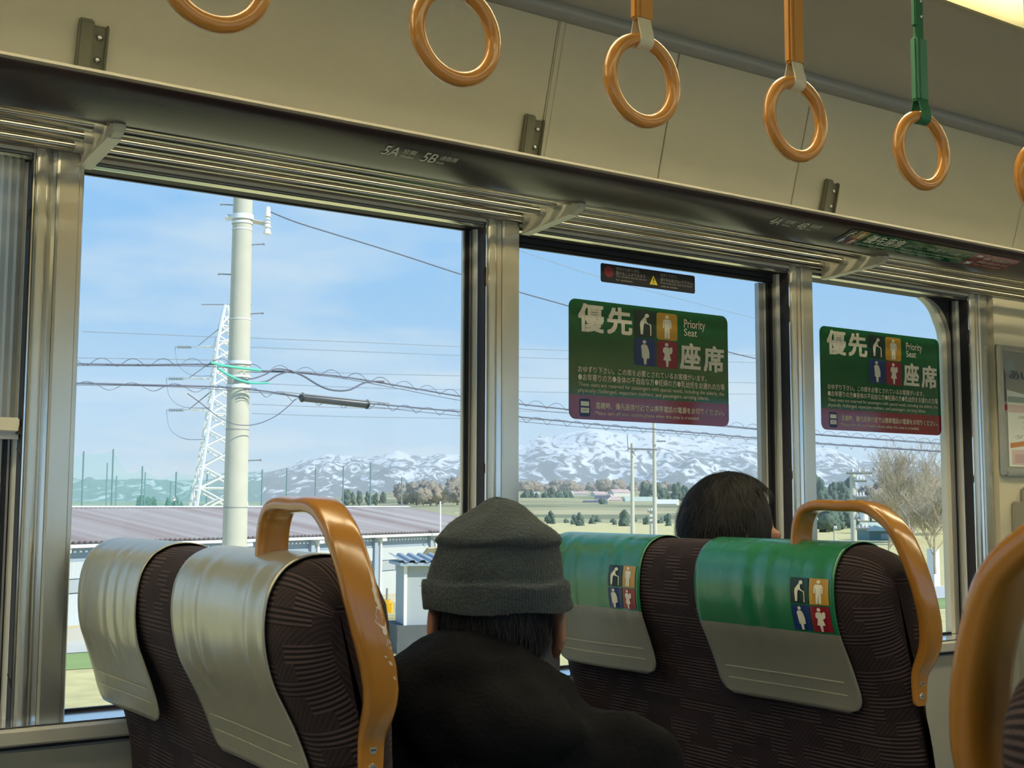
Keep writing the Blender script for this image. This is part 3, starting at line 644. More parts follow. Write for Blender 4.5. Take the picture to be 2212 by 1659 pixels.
me_ribg = box_mesh('sleeve_seam', (-.0075, -.0078, .080), (-.0055, .0065, .178), M['green_sl'], .0008)
me_stg = box_mesh('strap', (-.0095, -.0035, .175), (.0095, .0035, .350), M['green_web'], .0015)
me_stg2 = box_mesh('strap_tab', (-.0125, -.0048, .198), (-.004, .0035, .345), M['green_web'], .0015)
me_clamp = torus(.0205, .005, 24, 8).mesh('rail_loop', True); me_clamp.materials.append(M['sleeve'])
me_riv = MB().blobs((0, 0, 0), (.0028, .0016, .0028), 2, 0).mesh('rivet'); me_riv.materials.append(M['steel'])
LB = ['orange strap handle at the top left, only the ring bottom showing', 'large orange strap handle hanging left of the panel batten', 'orange strap handle above the green sign in the third window', 'orange strap handle just left of the green strapped one',
      'strap handle hung on a green strap near the ceiling lamp', 'orange strap handle cut off by the right edge']
def child(par, me, loc=(0, 0, 0), rot=None):
    o = bpy.data.objects.new(me.name.split('.')[0], me); C.objects.link(o); o.parent = par; o.location = loc
    if rot: o.rotation_euler = rot
    return o
for i, x in enumerate((.437, .730, 1.013, 1.297, 1.576, 1.880)):
    h = empty('hanging_strap', (x, RY, RZ), LB[i], 'strap handle', 'hanging strap handles along the aisle')
    h.rotation_euler = (0, 0, R((-1, 2, 0, 1, -1, 2)[i]))
    child(h, me_ring)
    g = i == 4
    child(h, me_loopg if g else me_loop); child(h, me_slvg if g else me_slv); child(h, me_ribg if g else me_rib)
    if g:
        child(h, me_stg); child(h, me_stg2)
        for zz in (.215, .240, .262): child(h, me_riv, (.003, -.004, zz))
    child(h, me_clamp, (0, 0, .3625), (0, 0, PI/2))

# ------------------------------------------------------------------ ceiling lamps: tubes in a cream reflector trough
def lamp(a, b, yc, label):
    lp = empty('ceiling_lamp', ((a+b)/2, yc, 2.30), label, 'lamp')
    w_ = .118
    prof = [(-w_-.012, 2.288), (-w_, 2.286), (-w_+.010, 2.30), (-w_+.035, 2.395), (w_-.035, 2.395), (w_-.010, 2.30), (w_, 2.286), (w_+.012, 2.288)]
    keep(MB().prism([(yc+q, z) for q, z in prof] + [(yc+w_+.012, 2.41), (yc-w_-.012, 2.41)], XA, a, b).build('reflector', M['reflector'], smooth=25), lp)
    for sd in (-1, 1):
        for k in range(2):
            x0 = a+.04+(b-a)/2*k; x1 = a-.04+(b-a)/2*(k+1)
            keep(MB().tube([(x0, yc+sd*.040, 2.372), (x1, yc+sd*.040, 2.372)], .013, 12).build('tube', M['lamp'], smooth=60), lp)
    for xx in (a, b): keep(MB().box((xx-.004, yc-w_-.012, 2.285), (xx+.004, yc+w_+.012, 2.41)).build('end_cap', M['dark'], bevel=.002), lp)
    return lp
LX = ((-2.4, -.02, 'behind the camera'), (.02, 2.44, 'at the top right'), (2.50, 4.8, 'farther along the car'))
for a, b, lab in LX:
    lamp(a, b, 1.424, 'long warm ceiling lamp trough over the aisle edge, ' + lab)
    lamp(a, b, .165, 'long warm ceiling lamp trough over the right hand seats, ' + lab)

# ------------------------------------------------------------------ signs on the glass
def sign(x0, x1, z0, z1, label):
    s = empty('priority_sign', ((x0+x1)/2, GY, (z0+z1)/2), label, 'sign', 'priority seat signs on the windows')
    y = GY+.0015; Wd, Hd = x1-x0, z1-z0
    mp_ = lambda k: (lambda u, v: (x0+Wd*u, y-k, z1-Hd*v))
    def flat(pts, k, nm, mm): mb = MB(); ngon(mb, pts, mp_(k)); return keep(mb.build(nm, mm, recalc=False), s)
    rr = [(u, v) for u, v in rrect(0, 0, Wd, Hd, .018)]
    rr = [(u/Wd, 1-v/Hd) for u, v in rr]
    mb = MB(); n = len(rr); mb.add([mp_(.0)(u, v) for u, v in rr] + [mp_(.001)(u, v) for u, v in rr], [tuple(range(n-1, -1, -1)), tuple(range(n, 2*n))] + [(i, (i+1) % n, n+(i+1) % n, n+i) for i in range(n)])
    keep(mb.build('green_panel', M['sign_green']), s)
    red = [(0, .797), (1, .797)] + [(u, v) for u, v in rr if v > .85][::1]
    lo = sorted([p for p in rr if v_ok(p)], key=lambda p: p[0]); red = [(0, .797)] + lo + [(1, .797)]
    flat(red[::-1], .0013, 'red_panel', M['sign_red'])
    for kk, mm, i, j in IC:
        u0 = (.388, .529)[i]; v0 = (.030, .276)[j]; uw, vh = .133, .236
        if i: v0 += .006
        q = [(u/Wd, v/Hd) for u, v in rrect(u0*Wd, v0*Hd, (u0+uw)*Wd, (v0+vh)*Hd, .007)]
        sq = flat(q[::-1], .0014, 'icon_square', M[mm])
        mb = MB()
        for pl in PICT[kk]: ngon(mb, pl, lambda u, v: mp_(.0017)(u0+uw*u, v0+vh*(1-v)))
        keep(mb.build(PNAME[kk], M['sign_white'], recalc=False), s)
    T = [('優', .052, .270, .205, .030, .030), ('先', .222, .268, .376, .034, .030), ('座', .676, .515, .812, .278, .030), ('席', .832, .520, .970, .284, .030),
         ('Priority', .705, .168, .845, .070, .006), ('Seat', .705, .218, .790, .152, .006),
         ('おゆずり下さい。この席を必要とされているお客様がいます。', .052, .610, .850, .556, .008),
         ('●お年寄りの方●身体の不自由な方●妊婦の方●乳幼児をお連れの方等', .052, .678, .972, .620, .008),
         ('These seats are reserved for passengers with special needs, including the elderly, the', .052, .735, .968, .692),
         ('physically challenged, expectant mothers, and passengers carrying infants.', .052, .784, .865, .741),
         ('混雑時、優先座席付近では携帯電話の電源をお切りください。', .152, .905, .965, .850, .008),
         ('Please turn off your mobile phone when this area is crowded.', .152, .965, .800, .925)]
    for q in T: keep(textmesh([q], mp_(.0018)).build('title_character' if len(q[0]) == 1 else 'text_line', M['sign_white'], recalc=False), s)
    # phone drawing
    flat([(u/Wd, v/Hd) for u, v in rrect(.060*Wd, .828*Hd, .122*Wd, .975*Hd, .006)][::-1], .0016, 'phone_case', M['ic_blue'])
    flat([(.067, .850), (.067, .888), (.115, .888), (.115, .850)], .0018, 'phone_screen', M['poster_w'])
    flat([(.067, .903), (.067, .945), (.115, .945), (.115, .903)], .0018, 'phone_screen', M['poster_w'])
    keep(textmesh([('OFF', .077, .932, .105, .914)], mp_(.0020)).build('phone_text', M['ic_blue'], recalc=False), s)
    return s
def v_ok(p): return p[1] > .90
sign(1.6125, 2.0905, 1.4355, 1.7025, 'larger green and red priority seat sign on the third window, below a black sticker')
sign(2.4130, 2.8935, 1.4410, 1.7080, 'green and red priority seat sign on the round-cornered window at right')
# small black caution sticker
cx0, cx1, cz0, cz1 = 1.7025, 1.987, 1.748, 1.791
cs = empty('caution_sticker', (1.84, GY, 1.77), 'small black caution sticker with a yellow triangle at the top of the third window', 'sticker')
y = GY+.0015
mpc = lambda k: (lambda u, v: (cx0+(cx1-cx0)*u, y-k, cz1-(cz1-cz0)*v))
mb = MB(); ngon(mb, [(u/(cx1-cx0), v/(cz1-cz0)) for u, v in rrect(0, 0, cx1-cx0, cz1-cz0, .005)][::-1], mpc(0)); keep(mb.build('backing', M['sign_black'], recalc=False), cs)
mb = MB(); ngon(mb, circ(.083, .42, .050, .29)[::-1], mpc(.0006)); keep(mb.build('red_disc', mat('dull red print', (.19, .012, .022), .4), recalc=False), cs)
mb = MB(); ngon(mb, [(.545, .30), (.503, .80), (.590, .80)], mpc(.0006)); keep(mb.build('triangle', M['warn'], recalc=False), cs)
keep(textmesh([('!', .540, .72, .552, .44, .02)], mpc(.0009)).build('exclamation_mark', M['sign_black'], recalc=False), cs)
keep(textmesh([('換気が必要な場合、', .155, .28, .405, .10), ('開けることができます', .155, .52, .46, .31), ('This window may be opened', .155, .66, .465, .555), ('for ventilation.', .155, .84, .33, .73),
               ('危険ですので、', .620, .30, .80, .12), ('顔や手を出さないで下さい。', .620, .55, .975, .35), ('Please keep your head and hands', .620, .70, .965, .59), ('inside the window.', .620, .87, .81, .76)], mpc(.0008)).build('lettering', mat('grey lettering', (.42, .40, .33), .5), recalc=False), cs)

# ------------------------------------------------------------------ framed poster on the end panel
px0, px1, pz0, pz1 = 3.040, 3.56, 1.332, 1.697
po = empty('poster_frame', ((px0+px1)/2, 2.09, pz0), 'notice poster in a metal frame on the cream wall at the right edge', 'poster')
py = 2.090
for nm, aa, bb in (('frame_side', (px0, py-.014, pz0), (px0+.018, py, pz1)), ('frame_side', (px1-.018, py-.014, pz0), (px1, py, pz1)), ('frame_rail', (px0+.018, py-.014, pz0), (px1-.018, py, pz0+.016)), ('frame_rail', (px0+.018, py-.014, pz1-.016), (px1-.018, py, pz1))):
    keep(MB().box(aa, bb).build(nm, M['alu'], bevel=.004), po)
keep(MB().box((px0+.012, py-.004, pz0+.01), (px1-.012, py+.001, pz1-.01)).build('paper', M['poster_g']), po)
pm = lambda k: (lambda u, v: (px0+.018+(px1-px0-.036)*u, py-.0045-k, pz1-.016-(pz1-pz0-.032)*v))
def pflat(pts, k, nm, mm): mb = MB(); ngon(mb, pts, pm(k)); keep(mb.build(nm, mm, recalc=False), po)
pflat([(.0, .06), (.04, .20), (.04, .42), (0, .44)], .0003, 'print_tree', M['poster_d'])
pflat(circ(.085, .13, .045, .06)[::-1], .0003, 'print_tree', M['poster_t'])
pflat([(.045, .34)] + [(.045+.95*k/10, .325+.06*math.sin(PI*k/10*.9)) for k in range(0, 11)][::1] + [(1, .97), (.045, .97)][::1], .0005, 'white_sheet', M['poster_w'])
pflat([(.05, .45), (.05, .515), (1, .515), (1, .45)][::1], .0008, 'pink_band', M['poster_p'])
pflat([(.015, .45), (.015, .50), (.045, .50), (.045, .45)], .0008, 'red_mark', M['ic_red'])
pflat([(.06, .775), (.06, .815), (1, .67), (1, .62)], .0011, 'orange_ribbon', M['poster_o'])
pflat([(.07, .83), (.07, .955), (1, .955), (1, .80)], .0008, 'pink_table', M['poster_p'])
pflat([(.05, .38), (.05, .43), (.30, .43), (.30, .38)], .0008, 'teal_block', M['poster_t'])
keep(textmesh([('あいの風', .075, .235, .52, .155, .015), ('とやま', .56, .235, .90, .155, .01)], pm(.0006)).build('title_lettering', M['poster_d'], recalc=False), po)
keep(textmesh([('お知らせ', .20, .50, .42, .465), ('運転時刻の変更', .14, .565, .70, .54), ('ご案内いたします', .18, .60, .72, .58), ('ご利用ください', .18, .65, .7, .63), ('ダイヤ改正', .10, .74, .60, .70)], pm(.0012)).build('body_lettering', M['poster_t'], recalc=False), po)
mb = MB()
for k in range(5):
    u = .10+.19*k; v0 = .845-.03*k/5
    ngon(mb, [(u, v0+.02), (u, .94), (u+.15, .94), (u+.15, v0+.02)], pm(.0012))
keep(mb.build('table_print', mat('poster mauve', (.50, .36, .36), .35), recalc=False), po)

# ------------------------------------------------------------------ seats
PROF = [(.645, .40), (.645, .60), (.641, .78), (.633, .87), (.612, .945), (.586, 1.005), (.560, 1.055), (.549, 1.105), (.553, 1.148), (.571, 1.176), (.598, 1.188), (.632, 1.187), (.662, 1.170), (.680, 1.135), (.686, 1.06), (.690, .95), (.704, .80), (.728, .60), (.748, .40)]
def resample(P, n):
    d = [0]
    for a, b in zip(P, P[1:]): d.append(d[-1]+math.hypot(b[0]-a[0], b[1]-a[1]))
    # Catmull-Rom for smoothness
    out_ = []
    for k in range(n):
        s = d[-1]*k/(n-1); i = max(j for j in range(len(P)-1) if d[j] <= s+1e-9); t = (s-d[i])/(d[i+1]-d[i])
        p0 = P[max(i-1, 0)]; p1 = P[i]; p2 = P[i+1]; p3 = P[min(i+2, len(P)-1)]
        out_.append(tuple(.5*((2*p1[c])+(-p0[c]+p2[c])*t+(2*p0[c]-5*p1[c]+4*p2[c]-p3[c])*t*t+(-p0[c]+3*p1[c]-3*p2[c]+p3[c])*t**3) for c in (0, 1)))
    return out_
PS = resample(PROF, 64)
def normals2(P):
    o = []
    for i in range(len(P)):
        a = P[max(i-1, 0)]; b = P[min(i+1, len(P)-1)]; dx_, dz_ = b[0]-a[0], b[1]-a[1]; l = math.hypot(dx_, dz_)+1e-9
        o.append((-dz_/l, dx_/l))     # outward (profile runs rear-up, over, front-down)
    return o
NS = normals2(PS)
ARC = [0]
for a, b in zip(PS, PS[1:]): ARC.append(ARC[-1]+math.hypot(b[0]-a[0], b[1]-a[1]))
def backrest(y0, y1):
    mb = MB(); st_ = []; r = .075; n = 14
    for k in range(n+1):
        a = PI/2*k/n; st_.append((y0+r*(1-math.sin(PI/2-a)) if False else y0+r*(1-math.cos(a)), r*(1-math.sin(a))))
    mid = [y0+r+(y1-y0-2*r)*k/14 for k in range(1, 14)]
    st_ = st_ + [(q, 0) for q in mid] + [(y0+y1-q, ins) for q, ins in reversed(st_)]
    n = len(PS); uv = []
    for q, ins in st_:
        for (x, z), (nx, nz) in zip(PS, NS):
            # keep the back thin: inset mostly at top, limited on the flat sides
            k = ins if z > 1.0 else ins
            ix = min(ins*.55, .040)
            mb.v.append((x-nx*ix, q, z-nz*(ins*.62)-0.0)); 
    for j in range(len(st_)-1):
        for i in range(n-1): mb.f.append((j*n+i, j*n+i+1, (j+1)*n+i+1, (j+1)*n+i)); mb.mi.append(0)
    m_ = len(st_)
    mb.f.append(tuple(range(n))); mb.mi.append(0); mb.f.append(tuple(reversed(range((m_-1)*n, m_*n)))); mb.mi.append(0)
    me = mb.mesh('backrest', True)
    ul = me.uv_layers.new(name='UVMap')
    # UV in metres: across, and along the profile
    uvs = []
    for j, (q, ins) in enumerate(st_):
        for i in range(n): uvs.append((q, ARC[i]))
    for p in me.polygons:
        big = p.loop_total > 4
        for li in p.loop_indices:
            vi = me.loops[li].vertex_index
            ul.data[li].uv = (me.vertices[vi].co.x, me.vertices[vi].co.z) if big else uvs[vi]
    return me
def cover(y0, y1, green):
    # from front top over to the hanging rear tail
    i1 = min(range(len(PS)), key=lambda i: abs(PS[i][1]-1.10)+(0 if PS[i][0] > .64 else 9))
    i0 = min(range(len(PS)), key=lambda i: abs(PS[i][1]-.945)+(0 if PS[i][0] < .64 else 9))
    path = [(PS[i][0]+NS[i][0]*.0045, PS[i][1]+NS[i][1]*.0045) for i in range(i1, i0, -1)]
    xx, zz = path[-1]; path += [(xx+.005, zz-.012), (xx+.009, zz-.024), (xx+.013, zz-.036), (xx+.015, zz-.046)]
    P = resample(path, 72)
    A = [0]
    for a, b in zip(P, P[1:]): A.append(A[-1]+math.hypot(b[0]-a[0], b[1]-a[1]))
    return P, A
def lerp_path(P, A, s):
    s = max(0, min(A[-1], s)); i = max(j for j in range(len(P)-1) if A[j] <= s+1e-9); t = (s-A[i])/(A[i+1]-A[i])
    x = P[i][0]+(P[i+1][0]-P[i][0])*t; z = P[i][1]+(P[i+1][1]-P[i][1])*t; dx_, dz_ = P[i+1][0]-P[i][0], P[i+1][1]-P[i][1]; l = math.hypot(dx_, dz_)
    return x, z, (dz_/l, -dx_/l)   # normal outward
CP, CA = cover(0, 1, False)
def cover_obj(y0, y1, green, flip, seed, tail=0):
    nu, nv = 34, 72; S = CA[-1]; rcor = .030
    def pos(u, s, off=0):
        x, z, nn = lerp_path(CP, CA, s)
        q = s/S
        wr_ = .0022*math.sin(u*38+seed+3*q)*math.sin(PI*min(1, max(0, (q-.35)/.5)))*(.5+.5*math.sin(u*11+seed*2)) if .35 < q < .95 else 0
        edge = .0012*math.cos(u*5+seed)*max(0, q-.75)*8
        yy = y0+(y1-y0)*u
        # bow the free tail a little
        o = off+wr_+edge+.0035*max(0, q-.8)*5*math.sin(u*PI*1.0)
        kt = max(0, (q-.50)/.5); kt = kt*kt*(3-2*kt)
        return (x+nn[0]*o-tail*kt, flip(yy), z+nn[1]*o+tail*.4*kt)
    def vpos(u, v):
        s = S*v; lim = 0
        if s > S-rcor: d = s-(S-rcor); lim = rcor-math.sqrt(max(0, rcor*rcor-d*d))
        k = lim/(y1-y0); return pos(k+(1-2*k)*u, s)
    mb = MB().grid(vpos, nu, nv)
    me = mb.mesh('headrest_cover')
    ul = me.uv_layers.new(name='UVMap')
    for p in me.polygons:
        for li in p.loop_indices:
            vi = me.loops[li].vertex_index; ul.data[li].uv = ((vi % nu)/(nu-1)*(y1-y0), S*(vi//nu)/(nv-1))
    bm = bmesh.new(); bm.from_mesh(me); bmesh.ops.recalc_face_normals(bm, faces=bm.faces); bmesh.ops.solidify(bm, geom=list(bm.faces), thickness=.0016); bm.to_mesh(me); bm.free()
    me.polygons.foreach_set('use_smooth', [True]*len(me.polygons))
    return me, pos, S
HP = [(1.403, 1.178), (1.402, 1.205), (1.397, 1.226), (1.386, 1.241), (1.368, 1.248), (1.345, 1.2495), (1.31, 1.248), (1.280, 1.2485), (1.255, 1.244), (1.233, 1.232), (1.211, 1.213), (1.196, 1.184), (1.185, 1.150), (1.179, 1.115), (1.180, 1.080), (1.184, 1.055), (1.189, 1.038), (1.196, 1.022), (1.204, 1.008), (1.208, .995), (1.2085, .975), (1.2085, .955)]
HX = [.600]*11 + [.604, .609, .616, .627, .633, .635, .635, .635, .635, .635, .635]
HW = [.040]*3 + [.040]*12 + [.039, .037, .034, .031, .030, .030, .028]
HT = [.017]*4 + [.018]*3 + [.019]*8 + [.020]*3 + [.017, .013, .009, .008]
def handle_mesh(flip):
    P3 = resample([(a, b) for a, b in HP], 90)
    def ev(arr, t): k = t*(len(arr)-1); i = min(int(k), len(arr)-2); return arr[i]+(arr[i+1]-arr[i])*(k-i)
    # map arc fraction to index fraction
    D = [0]
    for a, b in zip(HP, HP[1:]): D.append(D[-1]+math.hypot(b[0]-a[0], b[1]-a[1]))
    mb = MB(); sec = []
    for k in range(20):
        a = 2*PI*k/20; c, s = math.cos(a), math.sin(a); sec.append((math.copysign(abs(c)**.55, c), math.copysign(abs(s)**.55, s)))
    vs = []
    for k, (y_, z_) in enumerate(P3):
        s = D[-1]*k/89; i = max(j for j in range(len(HP)-1) if D[j] <= s+1e-9); tt = (i+(s-D[i])/(D[i+1]-D[i]))/(len(HP)-1)
        a = P3[max(k-1, 0)]; b = P3[min(k+1, 89)]; dy_, dz_ = b[0]-a[0], b[1]-a[1]; l = math.hypot(dy_, dz_); n_y, n_z = -dz_/l, dy_/l
        w_, t_, x_ = ev(HW, tt)/2, ev(HT, tt)/2, ev(HX, tt)
        if k > 86: w_ *= (1, .92, .62)[k-87]
        for c, q in sec: vs.append((x_+c*w_, flip(y_+n_y*q*t_), z_+n_z*q*t_))
    n = 20; fs = [(i*n+k, i*n+(k+1) % n, (i+1)*n+(k+1) % n, (i+1)*n+k) for i in range(89) for k in range(n)]
    fs += [tuple(range(n)), tuple(range(89*n, 90*n))]
    return mb.add(vs, fs)
def bench(dx_, label, green, mirror=False, covers=True, handle=True):
    flip = (lambda q: 1.62-q) if mirror else (lambda q: q)
    s = empty('seat', (dx_+.75, flip(1.67), 0), label, 'seat', 'brown moquette train seats')
    inv = Matrix.Translation(Vector((dx_, 0, 0)) - s.location)
    def put(o, par=s):
        o.parent = par; o.matrix_parent_inverse = inv if par is s else Matrix.Identity(4); return o
    me = backrest(1.215, 2.092)
    if mirror:
        for v in me.vertices: v.co.y = 1.62-v.co.y
        me.flip_normals()
    put(fin('backrest', me, M['moq'], None, 70))
    def ybox(x0, y0, z0, x1, y1, z1): ya, yb = sorted((flip(y0), flip(y1))); return MB().box((x0, ya, z0), (x1, yb, z1))
    def uvbox(o):
        ul = o.data.uv_layers.new(name='UVMap')
        for p in o.data.polygons:
            for li in p.loop_indices:
                c = o.data.vertices[o.data.loops[li].vertex_index].co; ul.data[li].uv = (c.x, c.z) if abs(p.normal.y) > .7 else ((c.y, c.z) if abs(p.normal.x) > .7 else (c.y, c.x))
        return o
    for ya, yb in ((1.235, 1.645), (1.655, 2.065)): put(uvbox(ybox(.70, ya, .32, 1.16, yb, .44).build('seat_cushion', M['moq'], bevel=.03, seg=3, smooth=60)))
    put(ybox(.66, 1.25, .26, 1.14, 2.06, .33).build('seat_frame', M['rail'], bevel=.01))
    put(ybox(.74, 1.45, 0, 1.02, 1.85, .26).build('pedestal', M['rail'], bevel=.02))
    if covers:
        for k, (ya, yb) in enumerate(((1.288, 1.596), (1.740, 2.038))):
            cm_, pos, S = cover_obj(ya, yb, green, flip, 1.7*k+dx_, .024*k)
            co = put(fin('headrest_cover', cm_, M['vin_green'] if green else M['vin_cream']))
            co['label'] = ('green and cream vinyl headrest cover' if green else 'cream vinyl headrest cover')
            # stitched pocket line
            mb = MB()
            for (u0, u1, s0, s1) in ((.08, .92, S-.052, S-.050), (.08, .92, S-.030, S-.0285)):
                mb.grid(lambda u, v: pos(u0+(u1-u0)*u, s0+(s1-s0)*v, .0012), 24, 2)
            o = put(mb.build('stitch_line', M['web'], recalc=False)); o.parent = co; o.matrix_parent_inverse = Matrix.Identity(4)
            if green:
                # four pictograms near the aisle-side edge
                sA = min(range(len(CP)), key=lambda i: abs(CP[i][1]-1.140)+(0 if CP[i][0] < .6 else 9)); s0 = CA[sA]
                ww, hh = .0385, .041
                for kk, mm, i, j in IC:
                    def pp(u, v, off=.0012, i=i, j=j): # u right in view (towards aisle = smaller y)
                        yv = (ya+.088) - (i*(ww+.001)+u*ww); return pos((yv-ya)/(yb-ya), s0+j*(hh+.001)+(1-v)*hh, off)
                    mb = MB().grid(lambda u, v: pp(.02+.96*u, .02+.96*v), 6, 8); q = mb.build('icon_square', M[mm], recalc=False); q.parent = co
                    mb = MB()
                    for pl in PICT[kk]: ngon(mb, pl, lambda u, v: pp(u, v, .0022))
                    q = mb.build(PNAME[kk], M['sign_white'], recalc=False); q.parent = co
    if handle:
        hd = put(handle_mesh(flip).build('grab_handle', M['handle'], smooth=50)); hd['label'] = 'glossy orange grab handle'
        for zz in (.988, .969):
            q = MB().tube([(.635, flip(1.2055), zz), (.635, flip(1.2022), zz)], [.0058, .0045], 14).build('screw', M['steel'], smooth=40); q.parent = hd
            q = MB().box((.632, min(flip(1.2020), flip(1.2027)), zz-.0008), (.638, max(flip(1.2020), flip(1.2027)), zz+.0008)).build('screw_slot', M['dark']); q.parent = hd
    if handle and not mirror and not green and covers:
        # paint worn through to the pale primer on the outer face
        D = [0]
        for a, b in zip(HP, HP[1:]): D.append(D[-1]+math.hypot(b[0]-a[0], b[1]-a[1]))
        def hs(zq, wq, off=.0007):
            i = next(k for k in range(8, len(HP)-1) if HP[k+1][1] <= zq <= HP[k][1]); f = (HP[i][1]-zq)/(HP[i][1]-HP[i+1][1]); tt = (i+f)/(len(HP)-1)
            def ev(arr): k = tt*(len(arr)-1); j = min(int(k), len(arr)-2); return arr[j]+(arr[j+1]-arr[j])*(k-j)
            a, b = HP[i], HP[i+1]; dy_, dz_ = b[0]-a[0], b[1]-a[1]; l = math.hypot(dy_, dz_)
            c = abs(wq); dp = (1-c**3.6)**(1/3.6) if c < 1 else 0
            return (ev(HX)+wq*ev(HW)/2, a[0]+(b[0]-a[0])*f-dz_/l*0+(dz_/l)*(ev(HT)/2*dp+off), a[1]+(b[1]-a[1])*f-(dy_/l)*(ev(HT)/2*dp+off))
        rw = random.Random(3); mb = MB()
        for (z0, z1, w0, w1, n) in ((1.178, 1.128, .60, .10, 16), (1.140, 1.112, .55, .30, 10), (1.108, 1.097, .72, .12, 5), (1.085, 1.080, .5, .06, 3), (1.091, 1.089, .30, .05, 3), (1.070, 1.066, .62, .06, 3)):
            l_, r_ = [], []
            for k in range(n+1):
                q = k/n; zq = z0+(z1-z0)*q; hw_ = w1*math.sin(PI*min(1, max(.06, q*.94+.03)))*(.6+.7*rw.random())+.015; c = w0+.10*q+.05*math.sin(q*9)
                l_.append(hs(zq, min(.93, c-hw_))); r_.append(hs(zq, min(.95, c+hw_)))
            mb.add(l_+r_, [(k, k+1, n+2+k, n+1+k) for k in range(n)])
        q = mb.build('worn_patch', M['worn'], recalc=False); q.parent = hd
    return s
bench(0, 'brown seat with cream headrest covers in front of the large left window', False)
bench(.91, 'brown priority seat with green headrest covers below the third window', True)
bench(0, 'brown seat across the aisle, its blurred orange handle filling the right edge', False, mirror=True, covers=False)
bench(2.585, 'brown seat back far right beyond the last window, almost out of frame', False, covers=False, handle=False)


# ------------------------------------------------------------------ people
def sph(bm, c, rad, rot=None, sub=3):
    ret = bmesh.ops.create_icosphere(bm, subdivisions=sub, radius=1)
    Mx = Matrix.Translation(Vector(c)) @ (rot.to_4x4() if rot else Matrix.Identity(4)) @ Matrix.Diagonal((*rad, 1)); bmesh.ops.transform(bm, matrix=Mx, verts=ret['verts'])
def cap(bm, a, b, ra, rb, n=14):
    a = Vector(a); b = Vector(b); d = b-a; L_ = d.length; q = d.to_track_quat('Z', 'Y').to_matrix()
    rings = []
    for k in range(5): t_ = -PI/2+PI/2*k/4; rings.append((ra*math.sin(t_), ra*math.cos(t_)))
    for k in range(1, 5): rings.append((L_*k/4, ra+(rb-ra)*k/4))
    for k in range(1, 5): t_ = PI/2*k/4; rings.append((L_+rb*math.sin(t_), rb*math.cos(t_)))
    vs = []
    for z_, r_ in rings: vs.append([bm.verts.new(a+q @ Vector((max(r_, .0005)*math.cos(2*PI*i/n), max(r_, .0005)*math.sin(2*PI*i/n), z_))) for i in range(n)])
    for i in range(len(vs)-1):
        for k in range(n): bm.faces.new((vs[i][k], vs[i][(k+1) % n], vs[i+1][(k+1) % n], vs[i+1][k]))
    bm.faces.new(list(reversed(vs[0]))); bm.faces.new(vs[-1])
def remesh(bm, nm, vox, smooth_it=6, disp=0, dscale=8, seed=0):
    me = bpy.data.meshes.new(nm+'_raw'); bm.to_mesh(me); bm.free()
    ob = bpy.data.objects.new('tmp', me); C.objects.link(ob)
    md = ob.modifiers.new('r', 'REMESH'); md.mode = 'VOXEL'; md.voxel_size = vox; md.use_smooth_shade = True
    ms = ob.modifiers.new('s', 'SMOOTH'); ms.iterations = smooth_it; ms.factor = .5
    bpy.context.view_layer.update()
    res = bpy.data.meshes.new_from_object(ob.evaluated_get(bpy.context.evaluated_depsgraph_get())); bpy.data.objects.remove(ob)
    res.name = nm
    if disp:
        nn = [v.normal.copy() for v in res.vertices]
        for v, q in zip(res.vertices, nn):
            p = v.co*dscale+Vector((seed, 0, 0)); v.co += q*disp*(mnoise.noise(p)+.5*mnoise.noise(p*2.3))
    res.polygons.foreach_set('use_smooth', [True]*len(res.polygons))
    return res
